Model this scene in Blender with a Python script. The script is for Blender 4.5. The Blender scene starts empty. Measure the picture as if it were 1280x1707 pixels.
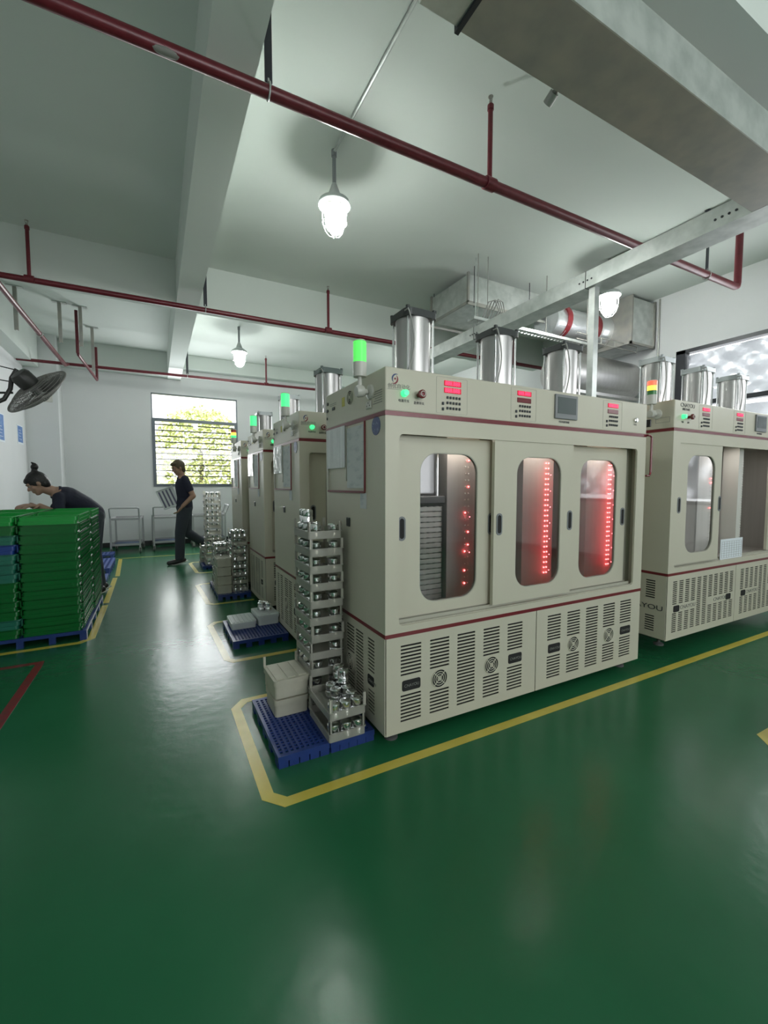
import bpy, bmesh, math, random
from mathutils import Vector, Matrix
random.seed(7)
PI = math.pi
S = bpy.context.scene
C = S.collection
# ---------------------------------------------------------------- camera, world, exposure
cam_d = bpy.data.cameras.new('camera'); cam = bpy.data.objects.new('camera', cam_d); C.objects.link(cam)
CAM_H, PITCH, YAW, FPX = 1.28, math.radians(3.636), math.radians(28.03), 716.0
cam.location = (0, 0, CAM_H)
cam.rotation_euler = (PI/2 - PITCH, 0, -YAW)
cam_d.sensor_fit = 'VERTICAL'; cam_d.sensor_height = 36.0; cam_d.lens = 36.0*FPX/1707.0
cam_d.clip_start = 0.02; cam_d.clip_end = 200
S.camera = cam
S.view_settings.view_transform = 'Standard'; S.view_settings.look = 'None'
S.view_settings.gamma = 1; S.view_settings.use_curve_mapping = False
S.view_settings.exposure = 1.12
try:
    S.cycles.use_denoising = True
    S.cycles.max_bounces = 10; S.cycles.diffuse_bounces = 6; S.cycles.transmission_bounces = 6
    S.cycles.sample_clamp_indirect = 6.0; S.cycles.caustics_reflective = False; S.cycles.caustics_refractive = False
except Exception: pass
LAMP_S = 58.0        # emission of the lamp globes
W = bpy.data.worlds.new('world'); S.world = W; W.use_nodes = True
bgn = W.node_tree.nodes['Background']; bgn.inputs[0].default_value = (0.93, 0.97, 1.0, 1); bgn.inputs[1].default_value = 1.6
sun_d = bpy.data.lights.new('sun', 'SUN'); sun_d.energy = 3.5; sun_d.angle = 0.02; sun_d.color = (1, .96, .85)
sun = bpy.data.objects.new('sun', sun_d); C.objects.link(sun); sun.rotation_euler = (math.radians(35), 0, math.radians(-20))

def daylight(name, loc, rot, sx, sy, e, col=(.95, .98, 1.0)):
    l = bpy.data.lights.new(name, 'AREA'); l.shape = 'RECTANGLE'; l.size = sx; l.size_y = sy; l.energy = e; l.color = col
    o = bpy.data.objects.new(name, l); C.objects.link(o); o.location = loc; o.rotation_euler = rot; return o
daylight('back_fill_daylight', (2.4, -3.9, 2.1), (PI/2, 0, 0), 5.6, 2.0, 58)        # added fill, placed at an unseen window behind the viewer
daylight('far_window_daylight', (.84, 10.24, 2.2), (-PI/2, 0, 0), 1.5, 1.8, 38)         # the barred window
daylight('side_window_daylight', (6.45, .8, 2.7), (0, PI/2, 0), .6, 4.0, 20)            # over the foil
# ---------------------------------------------------------------- materials
def mat(name, col, rough=0.5, metal=0.0, em=None, es=0.0, trans=0.0, noise=None, bump=None, alpha=1.0, coat=0.0, spec=None):
    m = bpy.data.materials.new(name); m.use_nodes = True
    nt = m.node_tree; b = nt.nodes['Principled BSDF']
    b.inputs['Base Color'].default_value = (*col, 1)
    b.inputs['Roughness'].default_value = rough; b.inputs['Metallic'].default_value = metal
    b.inputs['Transmission Weight'].default_value = trans
    b.inputs['Alpha'].default_value = alpha
    b.inputs['Coat Weight'].default_value = coat
    if spec is not None: b.inputs['Specular IOR Level'].default_value = spec
    if em: b.inputs['Emission Color'].default_value = (*em, 1); b.inputs['Emission Strength'].default_value = es
    tc = nt.nodes.new('ShaderNodeTexCoord')
    if noise:                      # (scale, second colour, contrast lo, hi, stretch)
        sc, c2, lo, hi = noise[:4]
        n = nt.nodes.new('ShaderNodeTexNoise'); n.inputs['Scale'].default_value = sc; n.inputs['Detail'].default_value = 6
        mp = nt.nodes.new('ShaderNodeMapping')
        if len(noise) > 4: mp.inputs['Scale'].default_value = noise[4]
        nt.links.new(tc.outputs['Object'], mp.inputs[0]); nt.links.new(mp.outputs[0], n.inputs['Vector'])
        r = nt.nodes.new('ShaderNodeValToRGB'); r.color_ramp.elements[0].position = lo; r.color_ramp.elements[1].position = hi
        r.color_ramp.elements[0].color = (*col, 1); r.color_ramp.elements[1].color = (*c2, 1)
        nt.links.new(n.outputs[0], r.inputs[0]); nt.links.new(r.outputs[0], b.inputs['Base Color'])
    if bump:                       # list of (scale, strength, distance)
        prev = None
        for sc, st, dist in bump:
            n = nt.nodes.new('ShaderNodeTexNoise'); n.inputs['Scale'].default_value = sc; n.inputs['Detail'].default_value = 4
            nt.links.new(tc.outputs['Object'], n.inputs['Vector'])
            bp = nt.nodes.new('ShaderNodeBump'); bp.inputs['Strength'].default_value = st; bp.inputs['Distance'].default_value = dist
            nt.links.new(n.outputs[0], bp.inputs['Height'])
            if prev: nt.links.new(prev.outputs[0], bp.inputs['Normal'])
            prev = bp
        nt.links.new(prev.outputs[0], b.inputs['Normal'])
    return m
M = {}
M['floor'] = mat('green_epoxy', (0.013, 0.110, 0.045), 0.24, noise=(1.3, (0.018, 0.130, 0.056), .35, .7), bump=[(2.2, .18, .012), (13, .22, .006), (90, .03, .002)], spec=.32)
M['yellow'] = mat('yellow_paint', (0.50, 0.41, 0.05), 0.28, noise=(8, (0.60, 0.50, 0.09), .3, .7), bump=[(14, .1, .004)])
M['redpaint'] = mat('red_floor_paint', (0.22, 0.02, 0.03), 0.3, noise=(12, (0.10, 0.04, 0.035), .4, .75))
M['slab'] = mat('ceiling_plaster', (0.67, 0.72, 0.68), 0.9, noise=(.9, (0.70, 0.75, 0.71), .3, .7), bump=[(60, .05, .002)])
M['wall'] = mat('wall_plaster', (0.74, 0.75, 0.755), 0.85, noise=(1.1, (0.78, 0.785, 0.79), .3, .7), bump=[(80, .04, .002)])
M['black'] = mat('black_paint', (0.012, 0.012, 0.014), 0.5)
M['blackgloss'] = mat('black_plastic', (0.02, 0.02, 0.022), 0.28)
M['redpipe'] = mat('red_pipe_paint', (0.115, 0.011, 0.019), 0.35, noise=(25, (0.15, 0.017, 0.026), .3, .7))
M['galv'] = mat('galvanized_steel', (0.50, 0.53, 0.51), 0.38, 0.75, noise=(9, (0.66, 0.68, 0.66), .35, .65), bump=[(9, .05, .004)])
M['galvdark'] = mat('galvanized_steel_aged', (0.34, 0.34, 0.32), 0.45, 0.7, noise=(7, (0.42, 0.40, 0.36), .35, .65), bump=[(6, .06, .005)])
M['foil'] = mat('aluminium_foil', (0.80, 0.81, 0.83), 0.30, 0.9, bump=[(26, .5, .008)])
M['cream'] = mat('cream_powder_coat', (0.585, 0.555, 0.450), 0.42, noise=(3, (0.605, 0.575, 0.47), .3, .7))
M['creamdark'] = mat('cream_inner_frame', (0.44, 0.43, 0.36), 0.5)
M['redtrim'] = mat('dark_red_trim', (0.17, 0.02, 0.025), 0.3)
M['board'] = mat('satin_steel_board', (0.66, 0.63, 0.60), 0.5, 0.25, noise=(30, (0.60, 0.57, 0.54), .3, .7, (1, 1, .04)))
M['steel'] = mat('brushed_stainless', (0.52, 0.51, 0.50), 0.36, 1.0, noise=(30, (0.46, 0.45, 0.44), .3, .7, (1, 1, .04)))
M['chrome'] = mat('bright_steel', (0.78, 0.78, 0.78), 0.16, 1.0)
M['capblack'] = mat('cast_cap_black', (0.035, 0.04, 0.04), 0.4)
M['capgrey'] = mat('cast_cap_grey', (0.42, 0.45, 0.46), 0.4, .3)
M['capgreen'] = mat('cast_cap_greygreen', (0.10, 0.14, 0.13), 0.4)
M['glass'] = mat('clear_pane', (0.97, 0.97, 0.97), 0.03, trans=1.0)
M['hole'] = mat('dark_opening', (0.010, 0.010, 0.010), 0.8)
M['grey'] = mat('grey_plastic', (0.20, 0.21, 0.22), 0.4)
M['screen'] = mat('grey_screen', (0.10, 0.12, 0.12), 0.15)
M['offwhite'] = mat('offwhite_plastic', (0.62, 0.61, 0.56), 0.35)
M['ink'] = mat('dark_ink', (0.04, 0.045, 0.05), 0.6)
M['inkblue'] = mat('blue_ink', (0.03, 0.05, 0.16), 0.5)
M['inkred'] = mat('red_ink', (0.22, 0.015, 0.03), 0.5)
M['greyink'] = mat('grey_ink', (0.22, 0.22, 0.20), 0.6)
M['paper'] = mat('paper', (0.62, 0.64, 0.64), 0.7, noise=(40, (0.42, 0.46, 0.48), .5, .75, (1, .35, 1)))
M['sleeve'] = mat('clear_plastic_sleeve', (0.72, 0.74, 0.74), 0.12, noise=(9, (.60, .62, .62), .4, .6, (1, 3, .3)), bump=[(16, .5, .01)])
M['bluelabel'] = mat('blue_sticker', (0.02, 0.05, 0.18), 0.35, noise=(60, (0.10, 0.15, 0.30), .55, .65))
M['yellowlabel'] = mat('yellow_sticker', (0.55, 0.50, 0.08), 0.5)
M['led'] = mat('red_led', (0.8, 0.05, 0.05), 0.3, em=(1, 0.10, 0.10), es=5)
M['leddimreflect'] = mat('unlit_led_and_reflection', (0.8, 0.78, 0.75), 0.12)
M['digits'] = mat('red_digits', (0.8, 0.03, 0.08), 0.4, em=(1, 0.03, 0.09), es=1.3)
M['digitglow'] = mat('display_window', (0.45, 0.01, 0.04), 0.3, em=(1, 0.02, 0.05), es=.16)
M['greenlit'] = mat('green_lit', (0.1, 0.8, 0.35), 0.3, em=(0.06, 1.0, 0.30), es=.5)
M['limelit'] = mat('green_lens_lit', (0.15, 0.8, 0.2), 0.3, em=(0.12, 1.0, 0.12), es=.30)
M['jadelit'] = mat('jade_lens_lit', (0.15, 0.8, 0.45), 0.3, em=(0.06, 1.0, 0.22), es=.45)
M['amberlit'] = mat('amber_lens_lit', (0.9, 0.6, 0.1), 0.3, em=(1.0, 0.55, 0.05), es=1.2)
M['redlit'] = mat('red_lens_lit', (0.8, 0.1, 0.06), 0.3, em=(1.0, 0.06, 0.03), es=1.4)
M['redlens'] = mat('red_lens', (0.45, 0.05, 0.04), 0.3)
M['greenlens'] = mat('green_lens', (0.05, 0.22, 0.06), 0.3)
M['redbutton'] = mat('red_button', (0.16, 0.012, 0.015), 0.3)
M['frost'] = mat('frosted_plastic', (0.84, 0.82, 0.73), 0.30, trans=0.62, noise=(12, (0.76, 0.74, 0.65), .35, .7))
M['beigebox'] = mat('beige_plastic', (0.60, 0.58, 0.48), 0.5, trans=.12, noise=(10, (0.50, 0.47, 0.38), .4, .8))
M['whitebox'] = mat('white_plastic', (0.66, 0.70, 0.70), 0.45)
M['can'] = mat('bright_tin', (0.86, 0.86, 0.87), 0.14, 1.0, bump=[(60, .35, .006)])
M['bluepallet'] = mat('blue_plastic', (0.013, 0.036, 0.17), 0.33, noise=(14, (0.018, 0.045, 0.21), .3, .7))
M['blueold'] = mat('worn_blue_plastic', (0.05, 0.09, 0.33), 0.4)
GREEN = [(0.004, 0.30, 0.042), (0.002, 0.13, 0.022), (0.01, 0.15, 0.07)]  # brighter green paints top light on the uppermost crate, darker the shade below
M['green'] = mat('lit_green_crate_plastic', GREEN[0], 0.3, bump=[(30, .06, .003)])
M['greenshaded'] = mat('shaded_green_crate_plastic', GREEN[1], 0.2)
M['teal'] = mat('teal_crate_plastic', (0.012, 0.15, 0.10), 0.35)
M['bluecrate'] = mat('blue_crate_plastic', (0.008, 0.045, 0.24), 0.35)
M['skin'] = mat('skin', (0.33, 0.19, 0.13), 0.55)
M['skinw'] = mat('skin_pale', (0.36, 0.22, 0.16), 0.55)
M['eyewhite'] = mat('eye_white', (0.30, 0.27, 0.25), 0.5)
M['linergrey'] = mat('liner_grey_blue', (0.16, 0.16, 0.24), 0.6)
M['navy'] = mat('navy_cloth', (0.012, 0.014, 0.032), 0.85, bump=[(45, .3, .01)])
M['denim'] = mat('dark_grey_cloth', (0.035, 0.042, 0.055), 0.85, bump=[(35, .3, .01)])
M['hair'] = mat('black_hair', (0.008, 0.007, 0.007), 0.5, bump=[(70, .5, .01)])
M['hairbrown'] = mat('brown_hair', (0.075, 0.055, 0.028), 0.55, bump=[(70, .5, .01)])
M['shoe'] = mat('black_shoe', (0.01, 0.01, 0.01), 0.5)
M['sole'] = mat('white_sole', (0.45, 0.45, 0.42), 0.6)
M['frame'] = mat('window_aluminium', (0.12, 0.14, 0.16), 0.4, .3)
M['frameblack'] = mat('window_frame_black', (0.02, 0.022, 0.03), 0.4)
M['barsteel'] = mat('bar_steel', (0.10, 0.11, 0.09), 0.5, .3)
M['leaf'] = mat('leaves', (0.36, 0.42, 0.12), 0.6, noise=(3, (0.60, 0.62, 0.26), .35, .65))
M['bark'] = mat('bark', (0.12, 0.09, 0.06), 0.9)
M['ground'] = mat('outside_ground', (0.25, 0.28, 0.2), 0.9)
M['fangrille'] = mat('fan_wire', (0.22, 0.215, 0.20), 0.55, .3)
M['fanblade'] = mat('fan_blade', (0.22, 0.22, 0.22), 0.4, .6)
M['fanmotor'] = mat('fan_motor', (0.03, 0.03, 0.028), 0.45)
M['lampgrey'] = mat('lamp_body_grey', (0.40, 0.43, 0.42), 0.5)
M['lampin'] = mat('lamp_rim_white', (0.8, 0.8, 0.78), 0.5)
M['lampglow'] = mat('lamp_globe', (1, 1, 1), 0.3, em=(0.95, 1.0, 0.96), es=LAMP_S)
M['cart'] = mat('grey_steel_cart', (0.42, 0.42, 0.43), 0.45, .2)
M['cartblue'] = mat('blue_mat', (0.10, 0.14, 0.22), 0.7)
M['rubber'] = mat('caster_rubber', (0.10, 0.10, 0.10), 0.7)
M['posterblue'] = mat('poster_blue', (0.10, 0.22, 0.52), 0.5, noise=(14, (0.20, 0.33, 0.62), .5, .7))
M['posterwhite'] = mat('poster_white', (0.8, 0.85, 0.9), 0.5)
M['ductred'] = mat('red_duct_tape', (0.16, 0.015, 0.02), 0.4)
M['cable'] = mat('grey_cable', (0.35, 0.35, 0.33), 0.5)

# ---------------------------------------------------------------- mesh builder
class B:
    def __init__(s): s.bm = bmesh.new()
    def quadbox(s, x0, x1, y0, y1, z0, z1, mx=None):
        v = [s.bm.verts.new((x, y, z)) for x in (x0, x1) for y in (y0, y1) for z in (z0, z1)]
        for f in ((0,1,3,2),(4,6,7,5),(0,4,5,1),(2,3,7,6),(0,2,6,4),(1,5,7,3)): s.bm.faces.new([v[i] for i in f])
        if mx is not None:
            for q in v: q.co = mx @ q.co
        return s
    box = quadbox
    def bev(s, x0, x1, y0, y1, z0, z1, r=.004, seg=2, mx=None):
        t = bmesh.new(); o = B.__new__(B); o.bm = t; o.quadbox(x0, x1, y0, y1, z0, z1)
        bmesh.ops.bevel(t, geom=t.edges[:], offset=r, segments=seg, affect='EDGES', profile=.5)
        s._add(t, mx); return s
    def _add(s, t, mx=None):
        mp = {}
        for v in t.verts: mp[v] = s.bm.verts.new(mx @ v.co if mx is not None else v.co)
        for f in t.faces:
            try: s.bm.faces.new([mp[v] for v in f.verts])
            except ValueError: pass
        t.free()
    def cyl(s, p0, p1, r, n=16, r2=None, cap=True):
        p0, p1 = Vector(p0), Vector(p1); d = (p1-p0).normalized(); r2 = r if r2 is None else r2
        a = d.orthogonal().normalized(); b = d.cross(a)
        l0 = [s.bm.verts.new(p0+(a*math.cos(2*PI*i/n)+b*math.sin(2*PI*i/n))*r) for i in range(n)]
        l1 = [s.bm.verts.new(p1+(a*math.cos(2*PI*i/n)+b*math.sin(2*PI*i/n))*r2) for i in range(n)]
        for i in range(n): s.bm.faces.new((l0[i], l0[(i+1) % n], l1[(i+1) % n], l1[i]))
        if cap: s.bm.faces.new(l0[::-1]); s.bm.faces.new(l1)
        return s
    def tube(s, pts, r, n=10):
        pts = [Vector(p) for p in pts]; loops = []
        ref = None
        for i, p in enumerate(pts):
            d = (pts[min(i+1, len(pts)-1)]-pts[max(i-1, 0)]).normalized()
            a = d.orthogonal() if ref is None else ref-d*ref.dot(d)
            if a.length < 1e-5: a = d.orthogonal()
            a.normalize(); ref = a; b = d.cross(a)
            loops.append([s.bm.verts.new(p+(a*math.cos(2*PI*k/n)+b*math.sin(2*PI*k/n))*r) for k in range(n)])
        for l0, l1 in zip(loops, loops[1:]):
            for k in range(n): s.bm.faces.new((l0[k], l0[(k+1) % n], l1[(k+1) % n], l1[k]))
        s.bm.faces.new(loops[0][::-1]); s.bm.faces.new(loops[-1]); return s
    def lathe(s, prof, c=(0, 0, 0), axis=(0, 0, 1), n=24):
        c = Vector(c); d = Vector(axis).normalized(); a = d.orthogonal().normalized(); b = d.cross(a); loops = []
        for r, h in prof:
            loops.append([s.bm.verts.new(c+d*h+(a*math.cos(2*PI*i/n)+b*math.sin(2*PI*i/n))*max(r, 1e-4)) for i in range(n)])
        for l0, l1 in zip(loops, loops[1:]):
            for i in range(n): s.bm.faces.new((l0[i], l0[(i+1) % n], l1[(i+1) % n], l1[i]))
        s.bm.faces.new(loops[0][::-1]); s.bm.faces.new(loops[-1]); return s
    def ring(s, c, axis, R, r, n=24, m=6):
        c = Vector(c); d = Vector(axis).normalized(); a = d.orthogonal().normalized(); b = d.cross(a); L = []
        for i in range(n):
            u = a*math.cos(2*PI*i/n)+b*math.sin(2*PI*i/n)
            L.append([s.bm.verts.new(c+u*(R+r*math.cos(2*PI*k/m))+d*r*math.sin(2*PI*k/m)) for k in range(m)])
        for i in range(n):
            l0, l1 = L[i], L[(i+1) % n]
            for k in range(m): s.bm.faces.new((l0[k], l0[(k+1) % m], l1[(k+1) % m], l1[k]))
        return s
    def ball(s, c, r, n=10, sc=(1, 1, 1), rot=None):
        t = bmesh.new(); bmesh.ops.create_uvsphere(t, u_segments=n, v_segments=max(5, n*2//3), radius=r)
        mx = Matrix.Translation(Vector(c)) @ (rot.to_4x4() if rot is not None else Matrix()) @ Matrix.Diagonal((*sc, 1))
        s._add(t, mx); return s
    def cone(s, p0, p1, r0, r1, n=14):             # tapered capsule
        s.cyl(p0, p1, r0, n, r1); s.ball(p0, r0, n); s.ball(p1, r1, n); return s
    def loft(s, loops):
        L = [[s.bm.verts.new(p) for p in l] for l in loops]
        for l0, l1 in zip(L, L[1:]):
            n = len(l0)
            for k in range(n): s.bm.faces.new((l0[k], l0[(k+1) % n], l1[(k+1) % n], l1[k]))
        s.bm.faces.new(L[0][::-1]); s.bm.faces.new(L[-1]); return s
    def plate(s, outer, holes, t, fn):             # 2-D loops (u,v), thickness t, fn(u,v,d)->xyz
        tb = bmesh.new(); es = []
        for lp in [outer]+holes:
            vs = [tb.verts.new((u, v, 0)) for u, v in lp]
            for i in range(len(vs)): es.append(tb.edges.new((vs[i], vs[(i+1) % len(vs)])))
        bmesh.ops.triangle_fill(tb, use_beauty=True, use_dissolve=False, edges=es)
        mp0 = {v: s.bm.verts.new(fn(v.co.x, v.co.y, 0)) for v in tb.verts}
        mp1 = {v: s.bm.verts.new(fn(v.co.x, v.co.y, t)) for v in tb.verts}
        for f in tb.faces:
            s.bm.faces.new([mp0[v] for v in f.verts]); s.bm.faces.new([mp1[v] for v in reversed(f.verts)])
        for e in tb.edges:
            if len(e.link_faces) == 1:
                a, b = e.verts; s.bm.faces.new((mp0[a], mp0[b], mp1[b], mp1[a]))
        tb.free(); return s
    def grid(s, u0, u1, v0, v1, holes, t, fn):     # panel with rectangular holes
        us = sorted(set([u0, u1]+[round(x, 5) for h in holes for x in h[:2]])); vs = sorted(set([v0, v1]+[round(x, 5) for h in holes for x in h[2:]]))
        holes = [tuple(round(x, 5) for x in h) for h in holes]
        def hol(i, j):
            cu, cv = (us[i]+us[i+1])/2, (vs[j]+vs[j+1])/2
            return (i, j) in H
        H = set()
        for h in holes:
            for i in range(len(us)-1):
                if us[i] >= h[0]-1e-6 and us[i+1] <= h[1]+1e-6:
                    for j in range(len(vs)-1):
                        if vs[j] >= h[2]-1e-6 and vs[j+1] <= h[3]+1e-6: H.add((i, j))
        c0, c1 = {}, {}
        def V(d, i, j, w):
            if (i, j) not in d: d[(i, j)] = s.bm.verts.new(fn(us[i], vs[j], w))
            return d[(i, j)]
        nu, nv = len(us)-1, len(vs)-1
        for i in range(nu):
            for j in range(nv):
                if (i, j) in H: continue
                s.bm.faces.new([V(c0, a, b, 0) for a, b in ((i, j), (i+1, j), (i+1, j+1), (i, j+1))])
                s.bm.faces.new([V(c1, a, b, t) for a, b in ((i, j), (i, j+1), (i+1, j+1), (i+1, j))])
                for (di, dj, a, b) in ((-1, 0, (i, j), (i, j+1)), (1, 0, (i+1, j), (i+1, j+1)), (0, -1, (i, j), (i+1, j)), (0, 1, (i, j+1), (i+1, j+1))):
                    q = (i+di, j+dj)
                    if q in H or not (0 <= q[0] < nu and 0 <= q[1] < nv):
                        s.bm.faces.new((V(c0, *a, 0), V(c0, *b, 0), V(c1, *b, t), V(c1, *a, t)))
        return s
    def mesh(s, name, smooth=False):
        bmesh.ops.recalc_face_normals(s.bm, faces=s.bm.faces[:])
        me = bpy.data.meshes.new(name); s.bm.to_mesh(me); s.bm.free()
        if smooth:
            for p in me.polygons: p.use_smooth = True
            try: me.set_sharp_from_angle(angle=math.radians(38))
            except Exception: pass
        return me
def rrect(u0, u1, v0, v1, r, n=8):
    out = []
    for cx, cy, a0 in ((u1-r, v1-r, 0), (u0+r, v1-r, 90), (u0+r, v0+r, 180), (u1-r, v0+r, 270)):
        for k in range(n+1):
            a = math.radians(a0+90*k/n); out.append((cx+r*math.cos(a), cy+r*math.sin(a)))
    return out
def circ(cu, cv, r, n=24): return [(cu+r*math.cos(2*PI*i/n), cv+r*math.sin(2*PI*i/n)) for i in range(n)]
def rect(u0, u1, v0, v1): return [(u0, v0), (u1, v0), (u1, v1), (u0, v1)]
def link(name, me, m, parent=None, loc=None, rot=None, label=None):
    o = bpy.data.objects.new(name, me); C.objects.link(o)
    if m is not None and not me.materials: me.materials.append(M[m] if isinstance(m, str) else m)
    if parent is not None: o.parent = parent
    if loc: o.location = loc
    if rot: o.rotation_euler = rot
    if label: o['label'] = label
    return o
def obj(name, b, m, parent=None, smooth=False, **k): return link(name, b.mesh(name, smooth), m, parent, **k)
def tag(o, label, cat, group=None, kind=None):
    o['label'] = label; o['category'] = cat
    if group: o['group'] = group
    if kind: o['kind'] = kind
    return o
def empty(name, label, cat, loc=(0, 0, 0), rz=0, group=None):
    o = bpy.data.objects.new(name, None); C.objects.link(o); o.location = loc; o.rotation_euler = (0, 0, rz); o.empty_display_size = .1
    return tag(o, label, cat, group)
def struct(name, b, m, smooth=False):
    o = obj(name, b, m, smooth=smooth); o['kind'] = 'structure'; return o
def copy_tree(o, parent=None):
    c = o.copy(); C.objects.link(c); c.parent = parent
    for ch in list(o.children): copy_tree(ch, c)
    return c
def textmesh(s, size, extrude=.0006, align='LEFT'):
    cu = bpy.data.curves.new('lettering', 'FONT'); cu.body = s; cu.size = size; cu.extrude = extrude; cu.align_x = align
    t = bpy.data.objects.new('lettering', cu); C.objects.link(t)
    dg = bpy.context.evaluated_depsgraph_get(); me = bpy.data.meshes.new_from_object(t.evaluated_get(dg))
    bpy.data.objects.remove(t); bpy.data.curves.remove(cu); me.materials.clear(); return me
def lettering(s, size, m, parent, loc, rot=(PI/2, 0, 0), align='LEFT', sx=1.0, name='lettering'):
    o = link(name, textmesh(s, size, align=align), m, parent, loc, rot); o.scale = (sx, 1, 1); return o
FRONT = lambda y: (lambda u, v, d: (u, y+d, v))
SIDE = lambda x: (lambda u, v, d: (x+d, u, v))
TOP = lambda z: (lambda u, v, d: (u, v, z-d))
ORD = ['topmost', 'second from top', 'third from top', 'fourth from top', 'fifth from top', 'sixth from top', 'seventh from top', 'eighth from top', 'ninth from top', 'tenth from top', 'eleventh from top', 'twelfth from top', 'thirteenth from top', 'fourteenth from top']

# ---------------------------------------------------------------- the room
XL, XR, YB, YF, ZC, ZB = -2.0, 6.6, -4.0, 10.3, 4.0, 3.5
struct('floor', B().box(XL-.2, XR+.2, YB-.2, YF+.2, -.1, 0), 'floor')
struct('ceiling', B().box(XL-.2, XR+.2, YB-.2, YF+.2, ZC, ZC+.15), 'slab')
WX0, WX1, WZ0, WZ1 = -.02, 1.70, 1.24, 3.20
struct('wall_far', B().grid(XL-.2, XR+.2, 0, ZC, [(WX0, WX1, WZ0, WZ1)], .2, FRONT(YF)), 'wall')
struct('wall_left', B().box(XL-.2, XL, YB, YF, 0, ZC), 'wall')
RY0, RY1, RZ0, RZ1 = -1.6, 3.55, 1.0, 3.16
struct('wall_right', B().grid(YB, YF, 0, ZC, [(RY0, RY1, RZ0, RZ1)], .2, SIDE(XR)), 'wall')
struct('wall_back', B().grid(XL, XR, 0, ZC, [(-.5, 5.3, 1.05, 3.15)], .2, lambda u, v, d: (u, YB-d, v)), 'wall')
w = B().box(-.5, 5.3, YB-.1, YB-.04, 1.05, 1.11).box(-.5, 5.3, YB-.1, YB-.04, 3.09, 3.15)  # added window, out of view, a frame for the back fill light
for i in range(5): w.box(-.5+i*1.435, -.44+i*1.435, YB-.1, YB-.04, 1.11, 3.09)
w3 = struct('window_added', w, 'frame'); obj('window_pane', B().box(-.44, 5.24, YB-.08, YB-.075, 1.11, 3.09), 'glass', w3)
struct('trim_1', B().box(XL, -1.52, 9.86, YF, 0, ZC), 'wall')                    # corner column
struct('trim_2', B().box(.30, .55, YB, YF, ZB, ZC), 'slab')                      # long beam
struct('trim_3', B().box(XL, .30, 5.95, 6.2, ZB, ZC).box(.55, XR, 5.95, 6.2, ZB, ZC), 'slab')
struct('trim_4', B().box(XL, .30, 1.11, 1.36, ZB, ZC).box(.55, XR, 1.11, 1.36, ZB, ZC), 'slab')
struct('trim_5', B().box(XL, XL+.22, YB, 9.86, 3.38, ZC), 'slab')                # beam along the left wall
struct('trim_6', B().box(-1.52, .30, 10.08, YF, 3.52, ZC).box(.55, XR, 10.08, YF, 3.72, ZC), 'slab')
b = B().box(-1.52, XR, YF-.012, YF, 0, .1).box(XL, -1.52, 9.848, 9.86, 0, .1); struct('baseboard_far', b, 'black')
struct('baseboard_left', B().box(XL, XL+.012, YB, 9.85, 0, .1), 'black')
struct('baseboard_right', B().box(XR-.012, XR, YB, YF, 0, .1), 'black')
# far window
w = B(); t = .06
w.box(WX0, WX1, YF-.02, YF+.08, WZ0, WZ0+t).box(WX0, WX0+t, YF-.02, YF+.08, WZ0+t, 2.62).box(WX1-t, WX1, YF-.02, YF+.08, WZ0+t, 2.62).box(WX0, WX1, YF-.02, YF+.08, 2.62, 2.68)
w.box(WX0, WX1, YF, YF+.06, WZ1-.02, WZ1).box(WX0, WX0+.02, YF, YF+.06, 2.68, WZ1-.02).box(WX1-.02, WX1, YF, YF+.06, 2.68, WZ1-.02)
win1 = struct('window_1', w, 'frame')
w = B()
for i in range(10):
    z = 2.55-i*.122; w.box(WX0+t, WX1-t, YF+.10, YF+.118, z, z+.022)
obj('security_bars', w, 'barsteel', win1)
obj('window_pane', B().box(WX0+t, WX1-t, YF+.04, YF+.046, WZ0+t, 2.62), 'glass', win1)
obj('upper_pane', B().box(WX0+.02, WX1-.02, YF+.04, YF+.046, 2.68, WZ1-.02), 'glass', win1)
# side window with foil
w = B()
w.box(XR-.01, XR+.1, RY0, RY1, RZ1-.05, RZ1).box(XR-.01, XR+.1, RY0, RY1, RZ0, RZ0+.05).box(XR-.01, XR+.1, RY1-.12, RY1, RZ0, RZ1)
w.box(XR-.01, XR+.1, RY0, RY0+.06, RZ0, RZ1).box(XR-.02, XR+.1, RY0, RY1, 2.36, 2.42)
for y in (.9, 2.2): w.box(XR, XR+.1, y-.03, y+.03, RZ0, RZ1)
win2 = struct('window_2', w, 'frameblack')
obj('window_pane', B().box(XR+.15, XR+.156, RY0, RY1, RZ0, RZ1), 'glass', win2)
def foil(name, y0, y1, z0, z1, label, sag=.05):
    f = B(); nu, nv = 110, 22; V = []
    for j in range(nv+1):
        row = []
        for i in range(nu+1):
            u, v = i/nu, j/nv
            z = z1+(z0-z1)*v + (1-v)*0 + v*sag*math.sin(u*9+1)*.6
            x = XR+.03 + .014*math.sin(u*95+v*14)+.018*math.sin(u*41-v*11)+random.uniform(-.009, .009)+.04*math.sin(v*PI)
            row.append(f.bm.verts.new((x, y0+(y1-y0)*u, z)))
        V.append(row)
    for j in range(nv):
        for i in range(nu): f.bm.faces.new((V[j][i], V[j][i+1], V[j+1][i+1], V[j+1][i]))
    bmesh.ops.solidify(f.bm, geom=f.bm.faces[:], thickness=.003)
    return tag(obj(name, f, 'foil', smooth=True), label, 'foil')
foil('foil_sheet', RY0+.05, 3.42, 2.40, 3.08, 'crumpled silver foil hung across the upper part of the side window')
foil('foil_sheet', RY0+.05, 3.38, 1.10, 2.30, 'crumpled silver foil covering the lower panes of the side window', .03)
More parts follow.
